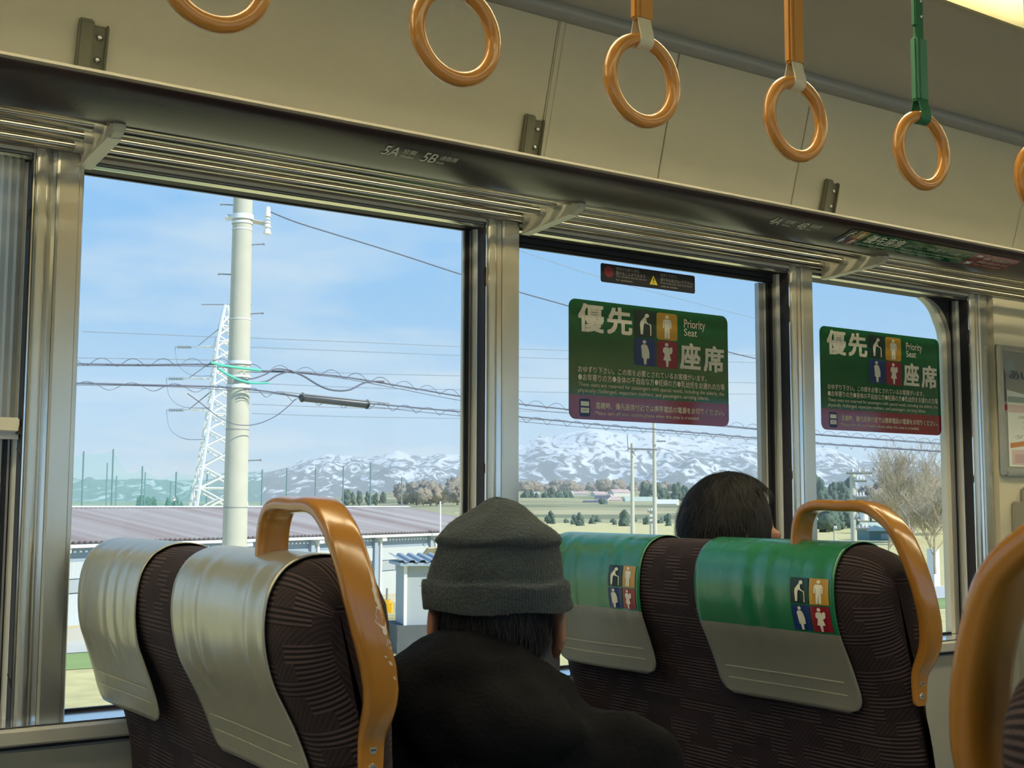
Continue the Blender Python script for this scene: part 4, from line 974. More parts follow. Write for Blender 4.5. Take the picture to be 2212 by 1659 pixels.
def person(label, head, az_head, az_body, pelvis, hat):
    """head: centre of skull; az: facing direction in degrees from +X"""
    h = Vector(head); p = Vector(pelvis)
    root = empty('person', (p.x, p.y, 0), label, 'person'); inv = Matrix.Translation(-root.location)
    def put(o): o.parent = root; o.matrix_parent_inverse = inv; return o
    fh = Vector((math.cos(R(az_head)), math.sin(R(az_head)), 0)); rh = Vector((fh.y, -fh.x, 0)); Z_ = Vector((0, 0, 1))
    fb = Vector((math.cos(R(az_body)), math.sin(R(az_body)), 0)); rb = Vector((fb.y, -fb.x, 0))
    X_ = Vector((1, 0, 0))
    rotH = Matrix((fh, -rh, Z_)).transposed()
    neck = h - fh*.035 - Z_*.115; c7 = neck - fb*.035 - Z_*.075; chest = c7 - Z_*.16 + fb*.03; waist = (chest+p)/2 + Z_*0
    shR = c7 + rb*.175 - Z_*.045 + fb*.02; shL = c7 - rb*.175 - Z_*.045 + fb*.02
    elR = shR - Z_*.25 + rb*.05 + fb*.05; elL = shL - Z_*.25 - rb*.03 + fb*.06
    lap = p + X_*.30 + Z_*.13
    wrR = elR*.35+lap*.65 + Z_*0 + Vector((0, -.07, .0)); wrL = elL*.35+lap*.65 + Vector((0, .06, 0))
    hipR = p + Vector((0, -.09, -.01)); hipL = p + Vector((0, .09, -.01)); knR = p + Vector((.42, -.10, .02)); knL = p + Vector((.42, .10, .02))
    anR = Vector((knR.x-.02, knR.y, .09)); anL = Vector((knL.x-.02, knL.y, .09))
    bm = bmesh.new()
    sph(bm, h + Z_*.02 - fh*.01, (.096, .076, .098), rotH); sph(bm, h + fh*.025 - Z_*.045, (.070, .060, .075), rotH)     # skull, face
    cap(bm, h + fh*.05 - Z_*.10, h + fh*.075 - Z_*.105, .028, .020)                                                    # chin
    cap(bm, h + fh*.092 + Z_*.0, h + fh*.108 - Z_*.035, .009, .014)                                                    # nose
    cap(bm, h + fh*.088 - Z_*.066 + rh*.018, h + fh*.088 - Z_*.066 - rh*.018, .008, .008)                               # mouth
    for sd in (1, -1):
        sph(bm, h + fh*.082 + rh*sd*.032, (.012, .015, .012), rotH)                                                     # eyes
        sph(bm, h - fh*.010 + rh*sd*.087 - Z_*.034, (.022, .009, .040), Matrix.Rotation(R(sd*12), 3, 'Z') @ rotH)          # ears
        sph(bm, h + fh*.002 + rh*sd*.084 - Z_*.066, (.011, .008, .016), rotH)
    cap(bm, neck + Z_*.03, c7, .056, .062)
    cap(bm, c7 - Z_*.04, chest, .10, .125); cap(bm, chest, waist, .125, .12); cap(bm, waist, p, .12, .13)
    for s_, e_, w_, hp, kn, an, sd in ((shR, elR, wrR, hipR, knR, anR, -1), (shL, elL, wrL, hipL, knL, anL, 1)):
        cap(bm, c7 - Z_*.05, s_, .065, .06); cap(bm, s_, e_, .052, .042); cap(bm, e_, w_, .040, .028)
        cap(bm, hp, kn, .078, .056); cap(bm, kn, an, .055, .036); cap(bm, an - Z_*.03, an + Vector((.17, 0, -.055)), .036, .028)
        d = (lap + Vector((.12, 0, -.02)) - w_).normalized(); side = Vector((0, -sd, 0)); side = (side - d*side.dot(d)).normalized()
        palm = w_ + d*.055; cap(bm, w_ + d*.01, palm, .026, .030); cap(bm, palm - side*.016, palm + side*.016, .017, .017)
        for k, ln in enumerate((.066, .074, .069, .054)):
            b0 = palm + d*.025 + side*(.024-.016*k); m1 = b0 + d*ln*.55 - Z_*.008; cap(bm, b0, m1, .0085, .0078, 8); cap(bm, m1, m1 + d*ln*.4 - Z_*.022, .0078, .0066, 8)
        tb = w_ + d*.030 + side*.024; t1 = tb + (d*.7+side*.7)*.036; cap(bm, tb, t1, .0105, .009, 8); cap(bm, t1, t1 + d*.030, .009, .0075, 8)
    put(fin('body', remesh(bm, 'body', .0062, 4), M['skin']))
    # trousers
    bm = bmesh.new()
    for hp, kn, an in ((hipR, knR, anR), (hipL, knL, anL)): cap(bm, hp, kn, .096, .072); cap(bm, kn, an + Z_*.02, .070, .055)
    cap(bm, hipR, hipL, .115, .115); put(fin('trousers', remesh(bm, 'trousers', .012, 5), M['trouser']))
    for an in (anR, anL):
        bm = bmesh.new(); cap(bm, an - Z_*.04 - X_*.03, an + Vector((.19, 0, -.058)), .042, .032); put(fin('shoe', remesh(bm, 'shoe', .008, 3), M['dark']))
    # jacket
    bm = bmesh.new()
    cap(bm, c7 - Z_*.055, chest, .125, .150); cap(bm, chest, waist, .155, .155); cap(bm, waist, p + Z_*.02, .155, .160)
    for s_, e_, w_ in ((shR, elR, wrR), (shL, elL, wrL)):
        cap(bm, c7 - Z_*.012, s_ + Z_*.022, .085, .080); cap(bm, s_ + Z_*.018, e_, .082, .066); cap(bm, e_, w_ - (w_-e_)*.06, .064, .046)
    if hat:
        # hood lying behind the neck, bunched up towards the left
        sph(bm, c7 + Z_*.100 - fb*.018 - rb*.030, (.072, .100, .062), Matrix((fb, -rb, Z_)).transposed())
        sph(bm, c7 + Z_*.078 - fb*.030 - rb*.085, (.062, .078, .056), Matrix((fb, -rb, Z_)).transposed())
        sph(bm, c7 + Z_*.040 - fb*.050 + rb*.01, (.070, .125, .075), Matrix((fb, -rb, Z_)).transposed())
        cap(bm, c7 + Z_*.075 + rb*.055 - fb*.01, c7 + Z_*.035 + rb*.10 + fb*.05, .046, .038)
        cap(bm, c7 + Z_*.07 + rb*.035 + fb*.0, c7 + Z_*.055 + rb*.075 + fb*.035, .055, .045)
    else: cap(bm, c7 + Z_*.0, c7 + Z_*.03, .085, .075)
    put(fin('jacket', remesh(bm, 'jacket', .0085, 6, .013, 11, 3), M['jacket']))
    return root, put, h, fh, rh, rotH
def hairs(h, fh, rh, rotH, rad, zmin, zmax, n, seed, ln=.03, hairline=False):
    rnd = random.Random(seed); mb = MB()
    # underlying cap
    def fn(u, v):
        a = 2*PI*u; zz = zmin+(zmax-zmin)*v; q = math.sqrt(max(0, 1-zz*zz)); k = 1+.022*mnoise.noise(Vector((math.cos(a)*4, math.sin(a)*4, zz*4+seed)))
        if hairline and math.cos(a) > .08+.5*max(0, zz) and zz < .66: k *= .80
        return tuple(h + rotH @ Vector((rad[0]*q*math.cos(a)*k, rad[1]*q*math.sin(a)*k, rad[2]*zz)))
    mb.grid(fn, 72, 26, closed_u=True)
    for _ in range(n):
        a = rnd.uniform(0, 2*PI); zz = rnd.uniform(zmin, zmax)
        if hairline and math.cos(a) > .08+.5*max(0, zz) and zz < .66: continue
        q = math.sqrt(max(0, 1-zz*zz))
        p0 = Vector((rad[0]*q*math.cos(a), rad[1]*q*math.sin(a), rad[2]*zz)); nn = Vector((math.cos(a)*q, math.sin(a)*q, zz)).normalized()
        dn = Vector((math.cos(a)*zz*.6, math.sin(a)*zz*.6, -q-.1)).normalized(); sd = nn.cross(dn).normalized()*.0006
        d1 = (dn*1.0+nn*rnd.uniform(.03, .3)+sd*rnd.uniform(-500, 500)).normalized(); l_ = ln*rnd.uniform(.5, 1.2)
        p1 = p0+d1*l_*.5+nn*.002; p2 = p0+d1*l_-nn*.001
        mb.add([tuple(h+rotH @ (p0+sd)), tuple(h+rotH @ (p0-sd)), tuple(h+rotH @ (p1-sd)), tuple(h+rotH @ (p1+sd)), tuple(h+rotH @ p2)], [(0, 1, 2, 3), (3, 2, 4)])
    return mb
# man in the beanie, in the aisle place of the first seat, looking at the window
HC = at(1072, 1300, D=1.735)
root, put, h, fh, rh, rotH = person('person in a grey knitted beanie and black hooded jacket, seen from behind', HC, 58, 44, (.86, 1.42, .53), True)
put(hairs(h + Vector((0, 0, .0)), fh, rh, rotH, (.100, .081, .112), -.72, .35, 1500, 3, .035).build('hair', M['hair'], recalc=False, smooth=180))
S_ = 1.735/FPX
ring_px = [(1313, 162, 0), (1309, 163, 0), (1285, 160.5, -2), (1262, 160, -1), (1254, 157, -1), (1250, 147, -3), (1240, 146, -3), (1219, 142, -3), (1195, 135, -1), (1186, 131.5, 0), (1179, 130.5, 0), (1173, 135, 1), (1166, 136, 0), (1158, 133, 1), (1147, 122, 3), (1136, 110, 3), (1122, 91, 2), (1107, 69, 4), (1094, 51, 5), (1085, 36, 2), (1079, 20, 0), (1076, 6, -2), (1075.5, 1, -3)]
mb = MB(); nu = 560; vs = []
lean = Vector((0, 0, 1))
for j, (py_, hw, cxo) in enumerate(ring_px):
    zc = at(1075, py_, D=1.735)
    for i in range(nu):
        a = 2*PI*i/nu; rib = 1+(.0048*math.cos(140*a) if hw > 30 else 0)
        hw2 = hw*rib*(1+.012*math.sin(3*a+py_*.05)+.008*math.sin(7*a-py_*.03))
        vs.append(zc + rh*(cxo*S_ + hw2*S_*math.sin(a)) + fh*(hw2*S_*1.12*math.cos(a)+.005) + Vector((0, 0, .0018*math.sin(5*a+j))))
fs = [(j*nu+i, j*nu+(i+1) % nu, (j+1)*nu+(i+1) % nu, (j+1)*nu+i) for j in range(len(ring_px)-1) for i in range(nu)]
fs.append(tuple(range((len(ring_px)-1)*nu, len(ring_px)*nu)))
bn = put(mb.add(vs, fs).build('beanie', M['wool'], smooth=180)); bn['label'] = 'charcoal grey ribbed beanie with a turned-up cuff'
# fuzz on the wool
rnd = random.Random(5); mb = MB()
for _ in range(2600):
    j = rnd.choice([2, 3, 4, 6, 7, 8, 9, 11, 12, 13, 14, 15, 16, 17]); i = rnd.randrange(nu); p = Vector(vs[j*nu+i])*rnd.random(); t_ = rnd.random(); p = Vector(vs[j*nu+i])*(1-t_)+Vector(vs[min(j+1, len(ring_px)-1)*nu+i])*t_
    c = Vector(at(1075, ring_px[j][0], D=1.735)); d = (p-c).normalized(); d2 = (d+Vector((rnd.uniform(-1, 1), rnd.uniform(-1, 1), rnd.uniform(-.6, 1)))*.7).normalized(); sd = d.orthogonal()*.00025; l_ = rnd.uniform(.002, .0055)
    mb.add([p-d*.001+sd, p-d*.001-sd, p+d2*l_], [(0, 1, 2)])
q = mb.build('beanie_fuzz', M['wool'], bn, recalc=False); q['kind'] = 'stuff'; q.matrix_parent_inverse = Matrix.Identity(4)
# mask strap and mask edge at the right cheek
mb = MB().tube([h + rh*.083 - fh*.012 + Vector((0, 0, .002)), h + rh*.0845 + fh*.012 - Vector((0, 0, .02)), h + rh*.080 + fh*.045 - Vector((0, 0, .045))], .0016, 6); put(mb.build('mask_loop', M['mask']))
def mk(u, v):
    a = R(-62+124*u); rr_ = .078+.012*math.cos(a); return tuple(h + fh*(rr_*math.cos(a)+.020) - rh*(rr_*1.27*math.sin(a)) - Vector((0, 0, .036+.080*v)))
put(MB().grid(mk, 24, 8).build('face_mask', M['mask'], recalc=False, smooth=180))
# second passenger: dark hair above the priority seat
HC2 = at(1577, 1156, D=2.44)
root, put, h, fh, rh, rotH = person('person with short dark hair sitting beyond the green covered seat', HC2, -24, 2, (1.78, 1.77, .53), False)
put(hairs(h + Vector((0, 0, .012)), fh, rh, rotH, (.106, .093, .114), -.30, .998, 5200, 9, .030, True).build('hair', M['hair'], recalc=False, smooth=180))

# ------------------------------------------------------------------ outside: ground
GZ = -4.6
def gp(px, py): return at(px, py, Z=GZ)
gr = smesh(MB().add([(-400, 3, GZ-.02), (900, 3, GZ-.02), (900, 420, GZ-.02), (-400, 420, GZ-.02)], [(0, 1, 2, 3)]), 'ground_plain', M['dry'], 'dry yellow meadow below the railway')
smesh(MB().add([(-200, 45.4, GZ), (300, 45.4, GZ), (300, 50.2, GZ), (-200, 50.2, GZ)], [(0, 1, 2, 3)]), 'grass_strip', M['lawn'], 'green grass strip before the road')
smesh(MB().add([(-200, 50.3, GZ+.01), (300, 50.3, GZ+.01), (300, 58, GZ+.01), (-200, 58, GZ+.01)], [(0, 1, 2, 3)]), 'road', M['road'], 'pale concrete road in front of the warehouse')
# farther plain rising gently to the foothills (polar sheet around the place)
def hgt(d, a):
    if d < 380: return GZ-.3
    az_ = math.degrees(a); kk = .12+.88*max(0, min(1, (66.5-az_)/7))
    t_ = (d-380)/2700; base = GZ + 44*kk*min(1, t_)**1.15 + 3.0*mnoise.noise(Vector((math.cos(a)*d*.004, math.sin(a)*d*.004, 0)))*min(1, t_*3)
    if d > 3080: base += (d-3080)*.012*kk
    return base
def terr(u, v):
    a = R(15+80*u); d = 330*(7000/330)**v; return (d*math.cos(a), d*math.sin(a), hgt(d, a))
smesh(MB().grid(terr, 140, 90), 'hills_plain', M['field'], 'gently rising patchwork of fields towards the foothills', smooth=180)

# mountains: crest traced along azimuth, eroded into spurs
CRM = [(100, 1046), (165, 1040), (280, 1046), (338, 1043), (395, 1045), (440, 1036), (500, 1026), (537, 1019), (574, 1019), (614, 1012), (658, 992), (702, 980), (740, 983), (790, 988), (824, 982), (855, 973), (899, 984), (929, 987), (946, 979), (976, 982), (1000, 978), (1060, 968), (1125, 960), (1162, 942), (1189, 943), (1240, 931), (1280, 926), (1314, 930), (1348, 938), (1412, 934), (1472, 946), (1506, 944), (1540, 951), (1573, 960), (1614, 955), (1650, 965), (1710, 967), (1762, 967), (1796, 968), (1830, 980), (1860, 993), (1894, 991), (1945, 981), (2045, 998), (2200, 1010)]
DM = 10500.0
def crest(px):
    for (a, ya), (b, yb) in zip(CRM, CRM[1:]):
        if a <= px <= b: return ya+(yb-ya)*(px-a)/(b-a)
    return CRM[0][1] if px < CRM[0][0] else CRM[-1][1]
CT = []
for k in range(0, 401):
    px = -100+2500*k/400; p = at(px, crest(px), D=DM); CT.append((math.atan2(p.y, p.x), (p.z-1.25)/math.hypot(p.x, p.y)))
CT.sort()
def crest_slope(a):
    if a <= CT[0][0]: return CT[0][1]
    for (a0, s0), (a1, s1) in zip(CT, CT[1:]):
        if a0 <= a <= a1: return s0+(s1-s0)*(a-a0)/(a1-a0+1e-12)
    return CT[-1][1]
amin, amax = CT[0][0], CT[-1][0]
nu_, nv_ = 520, 110; vs = []
D0, D1 = 7400.0, 10800.0
def ridged(x, y, z): return 1-abs(mnoise.noise(Vector((x, y, z))))*2.0
for j in range(nv_):
    v = j/(nv_-1); d = D0+(12200-D0)*v
    for i in range(nu_):
        a = amin+(amax-amin)*i/(nu_-1); hc = crest_slope(a)*D1
        t_ = (d-D0)/(D1-D0); u = a*D1; q = t_*2400
        wx = 260*mnoise.noise(Vector((u*.0011, q*.0011, 3.3))); 
        if t_ <= 1:
            # spurs run down and aside from the crest
            r1 = ridged((u+wx+q*.45)/1050, q/2600, 1.3); r2 = ridged((u+wx*1.4-q*.55)/520, q/1500, 5.1); r3 = ridged((u-wx+q*.3)/230, q/700, 9.7); r4 = mnoise.noise(Vector((u/90, q/200, 2)))
            env = min(1, t_*2.6)*(1-t_**4)
            z = 4 + (hc-4)*(t_**1.25) + (r1*95+r2*62+r3*34+r4*12-70)*env
        else: z = hc-(d-D1)*.35
        z += mnoise.noise(Vector((u/140, 9, 4)))*10*max(0, 1-abs(t_-1)*5)
        vs.append((math.cos(a)*d, math.sin(a)*d, z))
fs = [(j*nu_+i, j*nu_+i+1, (j+1)*nu_+i+1, (j+1)*nu_+i) for j in range(nv_-1) for i in range(nu_-1)]
tag(MB().add(vs, fs).build('mountain_range', M['mount'], recalc=False, smooth=180), 'long snow streaked mountain range on the horizon', 'mountain', None, 'structure')

# ------------------------------------------------------------------ outside: warehouse
def pt2(p): return Vector((p.x, p.y, 0))
EL = at(160, 1172, D=52.9); ER = at(945, 1148, D=75.8)
ax = pt2(ER)-pt2(EL); LEN = ax.length; ax.normalize(); nx = Vector((-ax.y, ax.x, 0))
if nx.dot(Vector((0, 1, 0))) < 0: nx = -nx
O = pt2(EL); EZ = -.42; RZ_ = .98; S0, S1 = -26.0, LEN+8.6; DEP = 8.6
wh = empty('warehouse', (O.x+ax.x*13, O.y+ax.y*13, GZ), 'long white sided warehouse with a faded brown red corrugated roof', 'building')
def W(s, n, z): q = O + ax*s + nx*n; return (q.x, q.y, z)
# corrugated roof, ridge to eave
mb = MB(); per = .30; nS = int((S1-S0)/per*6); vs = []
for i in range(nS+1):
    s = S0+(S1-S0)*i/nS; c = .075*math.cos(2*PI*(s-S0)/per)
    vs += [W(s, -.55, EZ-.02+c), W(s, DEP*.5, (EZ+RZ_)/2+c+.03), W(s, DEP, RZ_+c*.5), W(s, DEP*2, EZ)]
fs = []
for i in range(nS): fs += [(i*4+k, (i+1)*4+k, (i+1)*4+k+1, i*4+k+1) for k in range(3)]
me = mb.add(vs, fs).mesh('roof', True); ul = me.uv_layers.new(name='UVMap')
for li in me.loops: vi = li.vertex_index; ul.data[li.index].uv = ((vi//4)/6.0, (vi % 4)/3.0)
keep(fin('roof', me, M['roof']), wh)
keep(MB().add([W(S0, DEP-.25, RZ_+.02), W(S1, DEP-.25, RZ_+.02), W(S1, DEP, RZ_+.10), W(S0, DEP, RZ_+.10), W(S0, DEP+.25, RZ_+.02), W(S1, DEP+.25, RZ_+.02)], [(0, 1, 2, 3), (3, 2, 5, 4)]).build('ridge_cap', M['trimw']), wh)
def wbox(s0, s1, n0, n1, z0, z1):
    return MB().add([W(s0, n0, z0), W(s1, n0, z0), W(s1, n1, z0), W(s0, n1, z0), W(s0, n0, z1), W(s1, n0, z1), W(s1, n1, z1), W(s0, n1, z1)], [(0, 3, 2, 1), (4, 5, 6, 7), (0, 1, 5, 4), (1, 2, 6, 5), (2, 3, 7, 6), (3, 0, 4, 7)])
keep(wbox(S0, S1-.3, .02, DEP*2-.4, GZ, EZ-.05).build('wall_core', M['bluegrey']), wh)
keep(wbox(S0, S1, -.62, -.46, EZ-.24, EZ-.10).build('gutter', M['trimw']), wh)
BAY = 5.45; CS = LEN-.8+BAY; ncol = int((CS-S0)/BAY)
HB = -3.95
cols = [CS-BAY*k for k in range(ncol+1)]
for c in cols:
    keep(wbox(c-.18, c+.18, -.20, .05, GZ, EZ-.12).build('column', M['bluegrey']), wh)
    keep(wbox(c+.22, c+.36, -.30, -.16, GZ, EZ-.24).build('downpipe', M['trimw']), wh)
    keep(wbox(c+.10, c+.50, -.52, -.16, EZ-.46, EZ-.24).build('rain_head', M['trimw']), wh)
for ci in range(len(cols)-1):
    s1_, s0_ = cols[ci]-.25, cols[ci+1]+.42
    def corr(z0, z1, nm, mm, amp=.03, p=.22):
        n = int((s1_-s0_)/p*4); pts = []
        for i in range(n+1):
            s = s0_+(s1_-s0_)*i/n; pts.append((s, -.06-amp*(1 if (i % 4) in (1, 2) else 0)))
        return keep(MB().prism(pts, lambda a, q: W(q[0], q[1], a), z0, z1, closed=False).build(nm, mm), wh)
    corr(-1.98, EZ-.85, 'siding_panel', M['wallw']); corr(HB, -2.62, 'siding_panel', M['wallw'])
    nW = 3
    for k in range(nW):
        a = s0_+(s1_-s0_)*k/nW; b = s0_+(s1_-s0_)*(k+1)/nW-.06
        keep(wbox(a, b, -.05, .0, -2.58, -2.02).build('window_panel', M['glassgreen'] if k % 2 else M['shed']), wh)
    keep(wbox(s0_, s1_, -.10, .0, HB-.10, HB).build('base_flashing', M['soil']), wh)
keep(wbox(S0, S1-.4, -.14, .02, GZ, HB-.1).build('plinth', mat('concrete plinth', (.50, .47, .40), .9, var=.1, vscale=1)), wh)

# shed in front
sd = empty('shed', gp(900, 1400)[:], 'small grey shed with a scalloped roof edge in front of the warehouse', 'shed')
SH = [at(868, 1215, D=49), at(985, 1216, D=49.6)]
o1 = pt2(SH[0]); a1 = (pt2(SH[1])-o1); ln1 = a1.length; a1.normalize(); n1 = Vector((-a1.y, a1.x, 0)); n1 = n1 if n1.y > 0 else -n1
def Q(s, n, z): q = o1+a1*s+n1*n; return (q.x, q.y, z)
def qbox(s0, s1, n0, n1_, z0, z1): return MB().add([Q(s0, n0, z0), Q(s1, n0, z0), Q(s1, n1_, z0), Q(s0, n1_, z0), Q(s0, n0, z1), Q(s1, n0, z1), Q(s1, n1_, z1), Q(s0, n1_, z1)], [(0, 3, 2, 1), (4, 5, 6, 7), (0, 1, 5, 4), (1, 2, 6, 5), (2, 3, 7, 6), (3, 0, 4, 7)])
zT = at(866, 1213, D=49).z; zM = at(880, 1350, D=49).z
keep(qbox(.15, ln1+4, .1, 2.0, zM, zT-.12).build('wall', M['shed']), sd)
keep(qbox(-.20, ln1+4, -.25, 2.2, GZ, zM).build('plinth', M['sheddark']), sd)
keep(qbox(-.12, ln1+4, -.35, 2.2, zT-.16, zT-.04).build('eave_board', M['bluegrey']), sd)
mb = MB(); n = 90; vs = []
for i in range(n+1):
    s = -.15+(ln1+4.15)*i/n; c = .09*(1 if (i % 6) < 3 else 0); vs += [Q(s, -.42, zT-.02+c), Q(s, 2.3, zT+.16+c)]
keep(mb.add(vs, [(2*i, 2*i+2, 2*i+3, 2*i+1) for i in range(n)]).build('roof', M['shed']), sd)
keep(qbox(.10, .22, -.02, .10, zM-.2, zT-.12).build('downpipe', M['trimw']), sd)
sgn = empty('sign_board', at(930, 1195, D=53)[:2] + (GZ,), 'pale board standing on the shed roof beside the beanie', 'board')
b0 = at(917, 1205, D=53); b1 = at(960, 1178, D=55)
keep(MB().beam((b0.x, b0.y, (b0.z+b1.z)/2), (b1.x, b1.y, (b0.z+b1.z)/2), .08, b1.z-b0.z).build('board', M['soil']), sgn)
keep(MB().tube([(b0.x, b0.y, GZ), (b0.x, b0.y, b0.z)], .04, 8).build('post', M['galv']), sgn)

# excavator, mostly behind the seat edge
ex = empty('excavator', gp(835, 1392)[:], 'yellow excavator partly hidden behind the seat edge', 'excavator')
c0 = at(829, 1345, D=57); e0 = Vector((c0.x, c0.y, GZ))
def EP(dx_, dy_, dz_): q = e0 + _r0*dx_ + Vector((_f.x, _f.y, 0)).normalized()*dy_; return (q.x, q.y, GZ+dz_)
def ebox(a, b): (x0, y0, z0), (x1, y1, z1) = a, b; return MB().add([EP(x0, y0, z0), EP(x1, y0, z0), EP(x1, y1, z0), EP(x0, y1, z0), EP(x0, y0, z1), EP(x1, y0, z1), EP(x1, y1, z1), EP(x0, y1, z1)], [(0, 3, 2, 1), (4, 5, 6, 7), (0, 1, 5, 4), (1, 2, 6, 5), (2, 3, 7, 6), (3, 0, 4, 7)])
keep(ebox((-1.9, -.7, 0), (.25, -.25, .5)).build('track', M['sheddark'], bevel=.12), ex); keep(ebox((-1.9, .5, 0), (.25, .95, .5)).build('track', M['sheddark'], bevel=.12), ex)
keep(ebox((-1.5, -.5, .62), (.38, .8, 1.42)).build('upper_body', M['yellow'], bevel=.12), ex)
keep(ebox((-1.6, -.55, 1.42), (-.6, .3, 2.25)).build('cab', M['bluegrey'], bevel=.08), ex)
keep(MB().tube([EP(-.9, .4, 1.3), EP(-1.3, .4, 2.1), EP(-.75, .4, 2.5)], .16, 8).build('boom', M['yellow']), ex)
keep(MB().tube([EP(-.75, .4, 2.5), EP(-.5, .4, 1.6)], .11, 8).build('arm', M['yellow']), ex)
keep(ebox((-.62, .2, 1.44), (-.30, .6, 1.75)).build('bucket', M['galv_dark'], bevel=.05), ex)
keep(MB().tube([EP(.12, .1, 1.4), EP(.12, .1, 1.95)], .05, 8).build('exhaust', M['galv_dark']), ex)
tank = tag(MB().box((-.9, -.5, 0), (.75, .5, 1.0)).build('storage_tank', mat('faded yellow tank', (.62, .55, .30), .7), bevel=.1), 'faded yellow tank on the ground below the excavator', 'tank'); tank.location = gp(838, 1376); tank.rotation_euler = (0, 0, R(-34))
soilp = MB().blobs(gp(872, 1343)[:], (3.2, 3.0, .75), 3, .25, 1.7, 4).build('soil_heap', M['soil'], smooth=180); tag(soilp, 'sandy heap of soil between excavator and shed', 'soil heap')

# ------------------------------------------------------------------ outside: utility pole
PD = 18.0
pb = at(511, 1000, D=PD); PXY = Vector((pb.x, pb.y, 0))
up = empty('utility_pole', (pb.x, pb.y, GZ), 'thick concrete utility pole standing close to the train', 'pole')
zt = at(520, 380, D=PD).z; zr = at(508, 1150, D=PD).z
rb_ = 26.2/FPX*PD; rt_ = 20.6/FPX*PD
def prad(z): return rb_+(rt_-rb_)*(z-zr)/(zt-zr)
keep(MB().tube([(pb.x, pb.y, GZ), (pb.x, pb.y, zt+1.5)], [prad(GZ), prad(zt+1.5)], 40).build('shaft', M['concrete'], smooth=60), up)
tv = Vector((_f.x, _f.y, 0)).normalized()          # away from the camera
def pband(py, hgt_, mm, nm, t_=.012):
    z = at(511, py, D=PD).z; r = prad(z)+t_
    return keep(MB().grid(lambda u, v: (pb.x+r*math.cos(2*PI*u), pb.y+r*math.sin(2*PI*u), z-hgt_/2+hgt_*v), 36, 2, closed_u=True).build(nm, mm, smooth=60), up)
pband(458, .075, M['galv'], 'band', .02); pband(471, .03, M['galv'], 'band'); pband(486, .02, M['trimw'], 'band', .006)
pband(686, .018, M['trimw'], 'band', .006); pband(782, .05, M['galv'], 'band', .02); pband(812, .03, M['galv'], 'band'); pband(834, .05, M['galv'], 'band', .02); pband(928, .012, M['galv_dark'], 'band', .004); pband(1096, .012, M['galv_dark'], 'band', .004)
for py, sgn_ in ((430, -1), (586, -1), (673, 1), (995, 1), (519, 1)):
    z = at(511, py, D=PD).z; r = prad(z); a = PXY + _r0*sgn_*r*.9; b = PXY + _r0*sgn_*(r+.17)
    keep(MB().tube([(a.x, a.y, z), (b.x, b.y, z+.01)], .010, 8).build('step_bolt', M['galv_dark']), up)
    keep(MB().tube([(b.x, b.y, z+.005), (b.x+.0+_r0.x*sgn_*.02, b.y+_r0.y*sgn_*.02, z+.012)], .017, 8).build('bolt_head', M['galv_dark']), up)
z = at(511, 458, D=PD).z; r = prad(z)
a = PXY - _r0*(r+.02)
keep(MB().beam((a.x+_r0.x*.03, a.y+_r0.y*.03, z), (a.x-_r0.x*.09, a.y-_r0.y*.09, z), .07, .08).build('clamp', M['galv'], bevel=.01), up)
# insulator bracket at the right
z = at(560, 471, D=PD).z; a = PXY + _r0*prad(z); b = PXY + _r0*((577-522)/FPX*PD)
keep(MB().beam((a.x, a.y, z+.03), (b.x, b.y, z-.01), .02, .06).build('bracket_arm', mat('beige arm', (.62, .57, .45), .6)), up)
for py0, py1, rr_ in ((434, 456, .048), (457, 461, .03), (461, 471, .052), (472, 480, .055), (480, 484, .03), (484, 495, .058)):
    z0 = at(577, py1, D=PD).z; z1 = at(577, py0, D=PD).z
    keep(MB().tube([(b.x, b.y, z0), (b.x, b.y, z0+(z1-z0)*.3), (b.x, b.y, z1)], [rr_, rr_*.95, rr_*.72], 16).build('insulator', M['trimw'], smooth=40), up)

# ------------------------------------------------------------------ outside: wires
def wire(pts, r, nm, mm, label=None, group='overhead wires', par=None, n=6, sub=8):
    P = [Vector(p) for p in pts]; o = []
    for i in range(len(P)-1):
        p0 = P[max(i-1, 0)]; p1 = P[i]; p2 = P[i+1]; p3 = P[min(i+2, len(P)-1)]
        for k in range(sub):
            t_ = k/sub; o.append(.5*((2*p1)+(-p0+p2)*t_+(2*p0-5*p1+4*p2-p3)*t_*t_+(-p0+3*p1-3*p2+p3)*t_**3))
    o.append(P[-1])
    ob = MB().tube(o, r, n, caps=False).build(nm, mm, None, smooth=180)
    if label: tag(ob, label, 'wire', group)
    if par: keep(ob, par)
    return ob, o
WYp = pb.y
def wy(lst, dy=-.3): return [at(x, y, Y=WYp+dy) for x, y in lst]
def bundle(lst, label, nm='telecom_cable', coil=True, per=.42, amp=.055, side=1, xs=None):
    e = empty(nm, at(*lst[len(lst)//2], Y=WYp-.3)[:], label, 'cable', 'cables along the railway')
    _, path = wire(wy(lst), .0115, 'main_cable', M['wire'], par=e)
    wire([p + Vector((0, .0, -.045+.03*math.sin(i*.4))) for i, p in enumerate(path[::4])], .005, 'second_cable', M['wire'], par=e, sub=3)
    if coil:
        L_ = 0; pts = []; last = path[0]
        for q in range(len(path)-1):
            a, b_ = path[q], path[q+1]; d = (b_-a).length; k = max(2, int(d/.035))
            for i in range(k):
                p = a+(b_-a)*i/k; s = (L_+d*i/k)*2*PI/per
                pts.append(p + Vector((0, amp*math.cos(s), side*amp*.55+amp*math.sin(s))))
            L_ += d
        keep(MB().tube(pts, .0045, 4, caps=False).build('spiral_hanger', M['wire']), e)
    return e
bundle([(60, 783), (178, 786), (300, 788), (420, 787), (500, 788)], 'spiral wrapped cable left of the pole, upper of the two', side=1)
bundle([(60, 826), (178, 828), (300, 831), (420, 834), (500, 837)], 'spiral wrapped cable left of the pole, lower of the two', side=-1, per=.6)
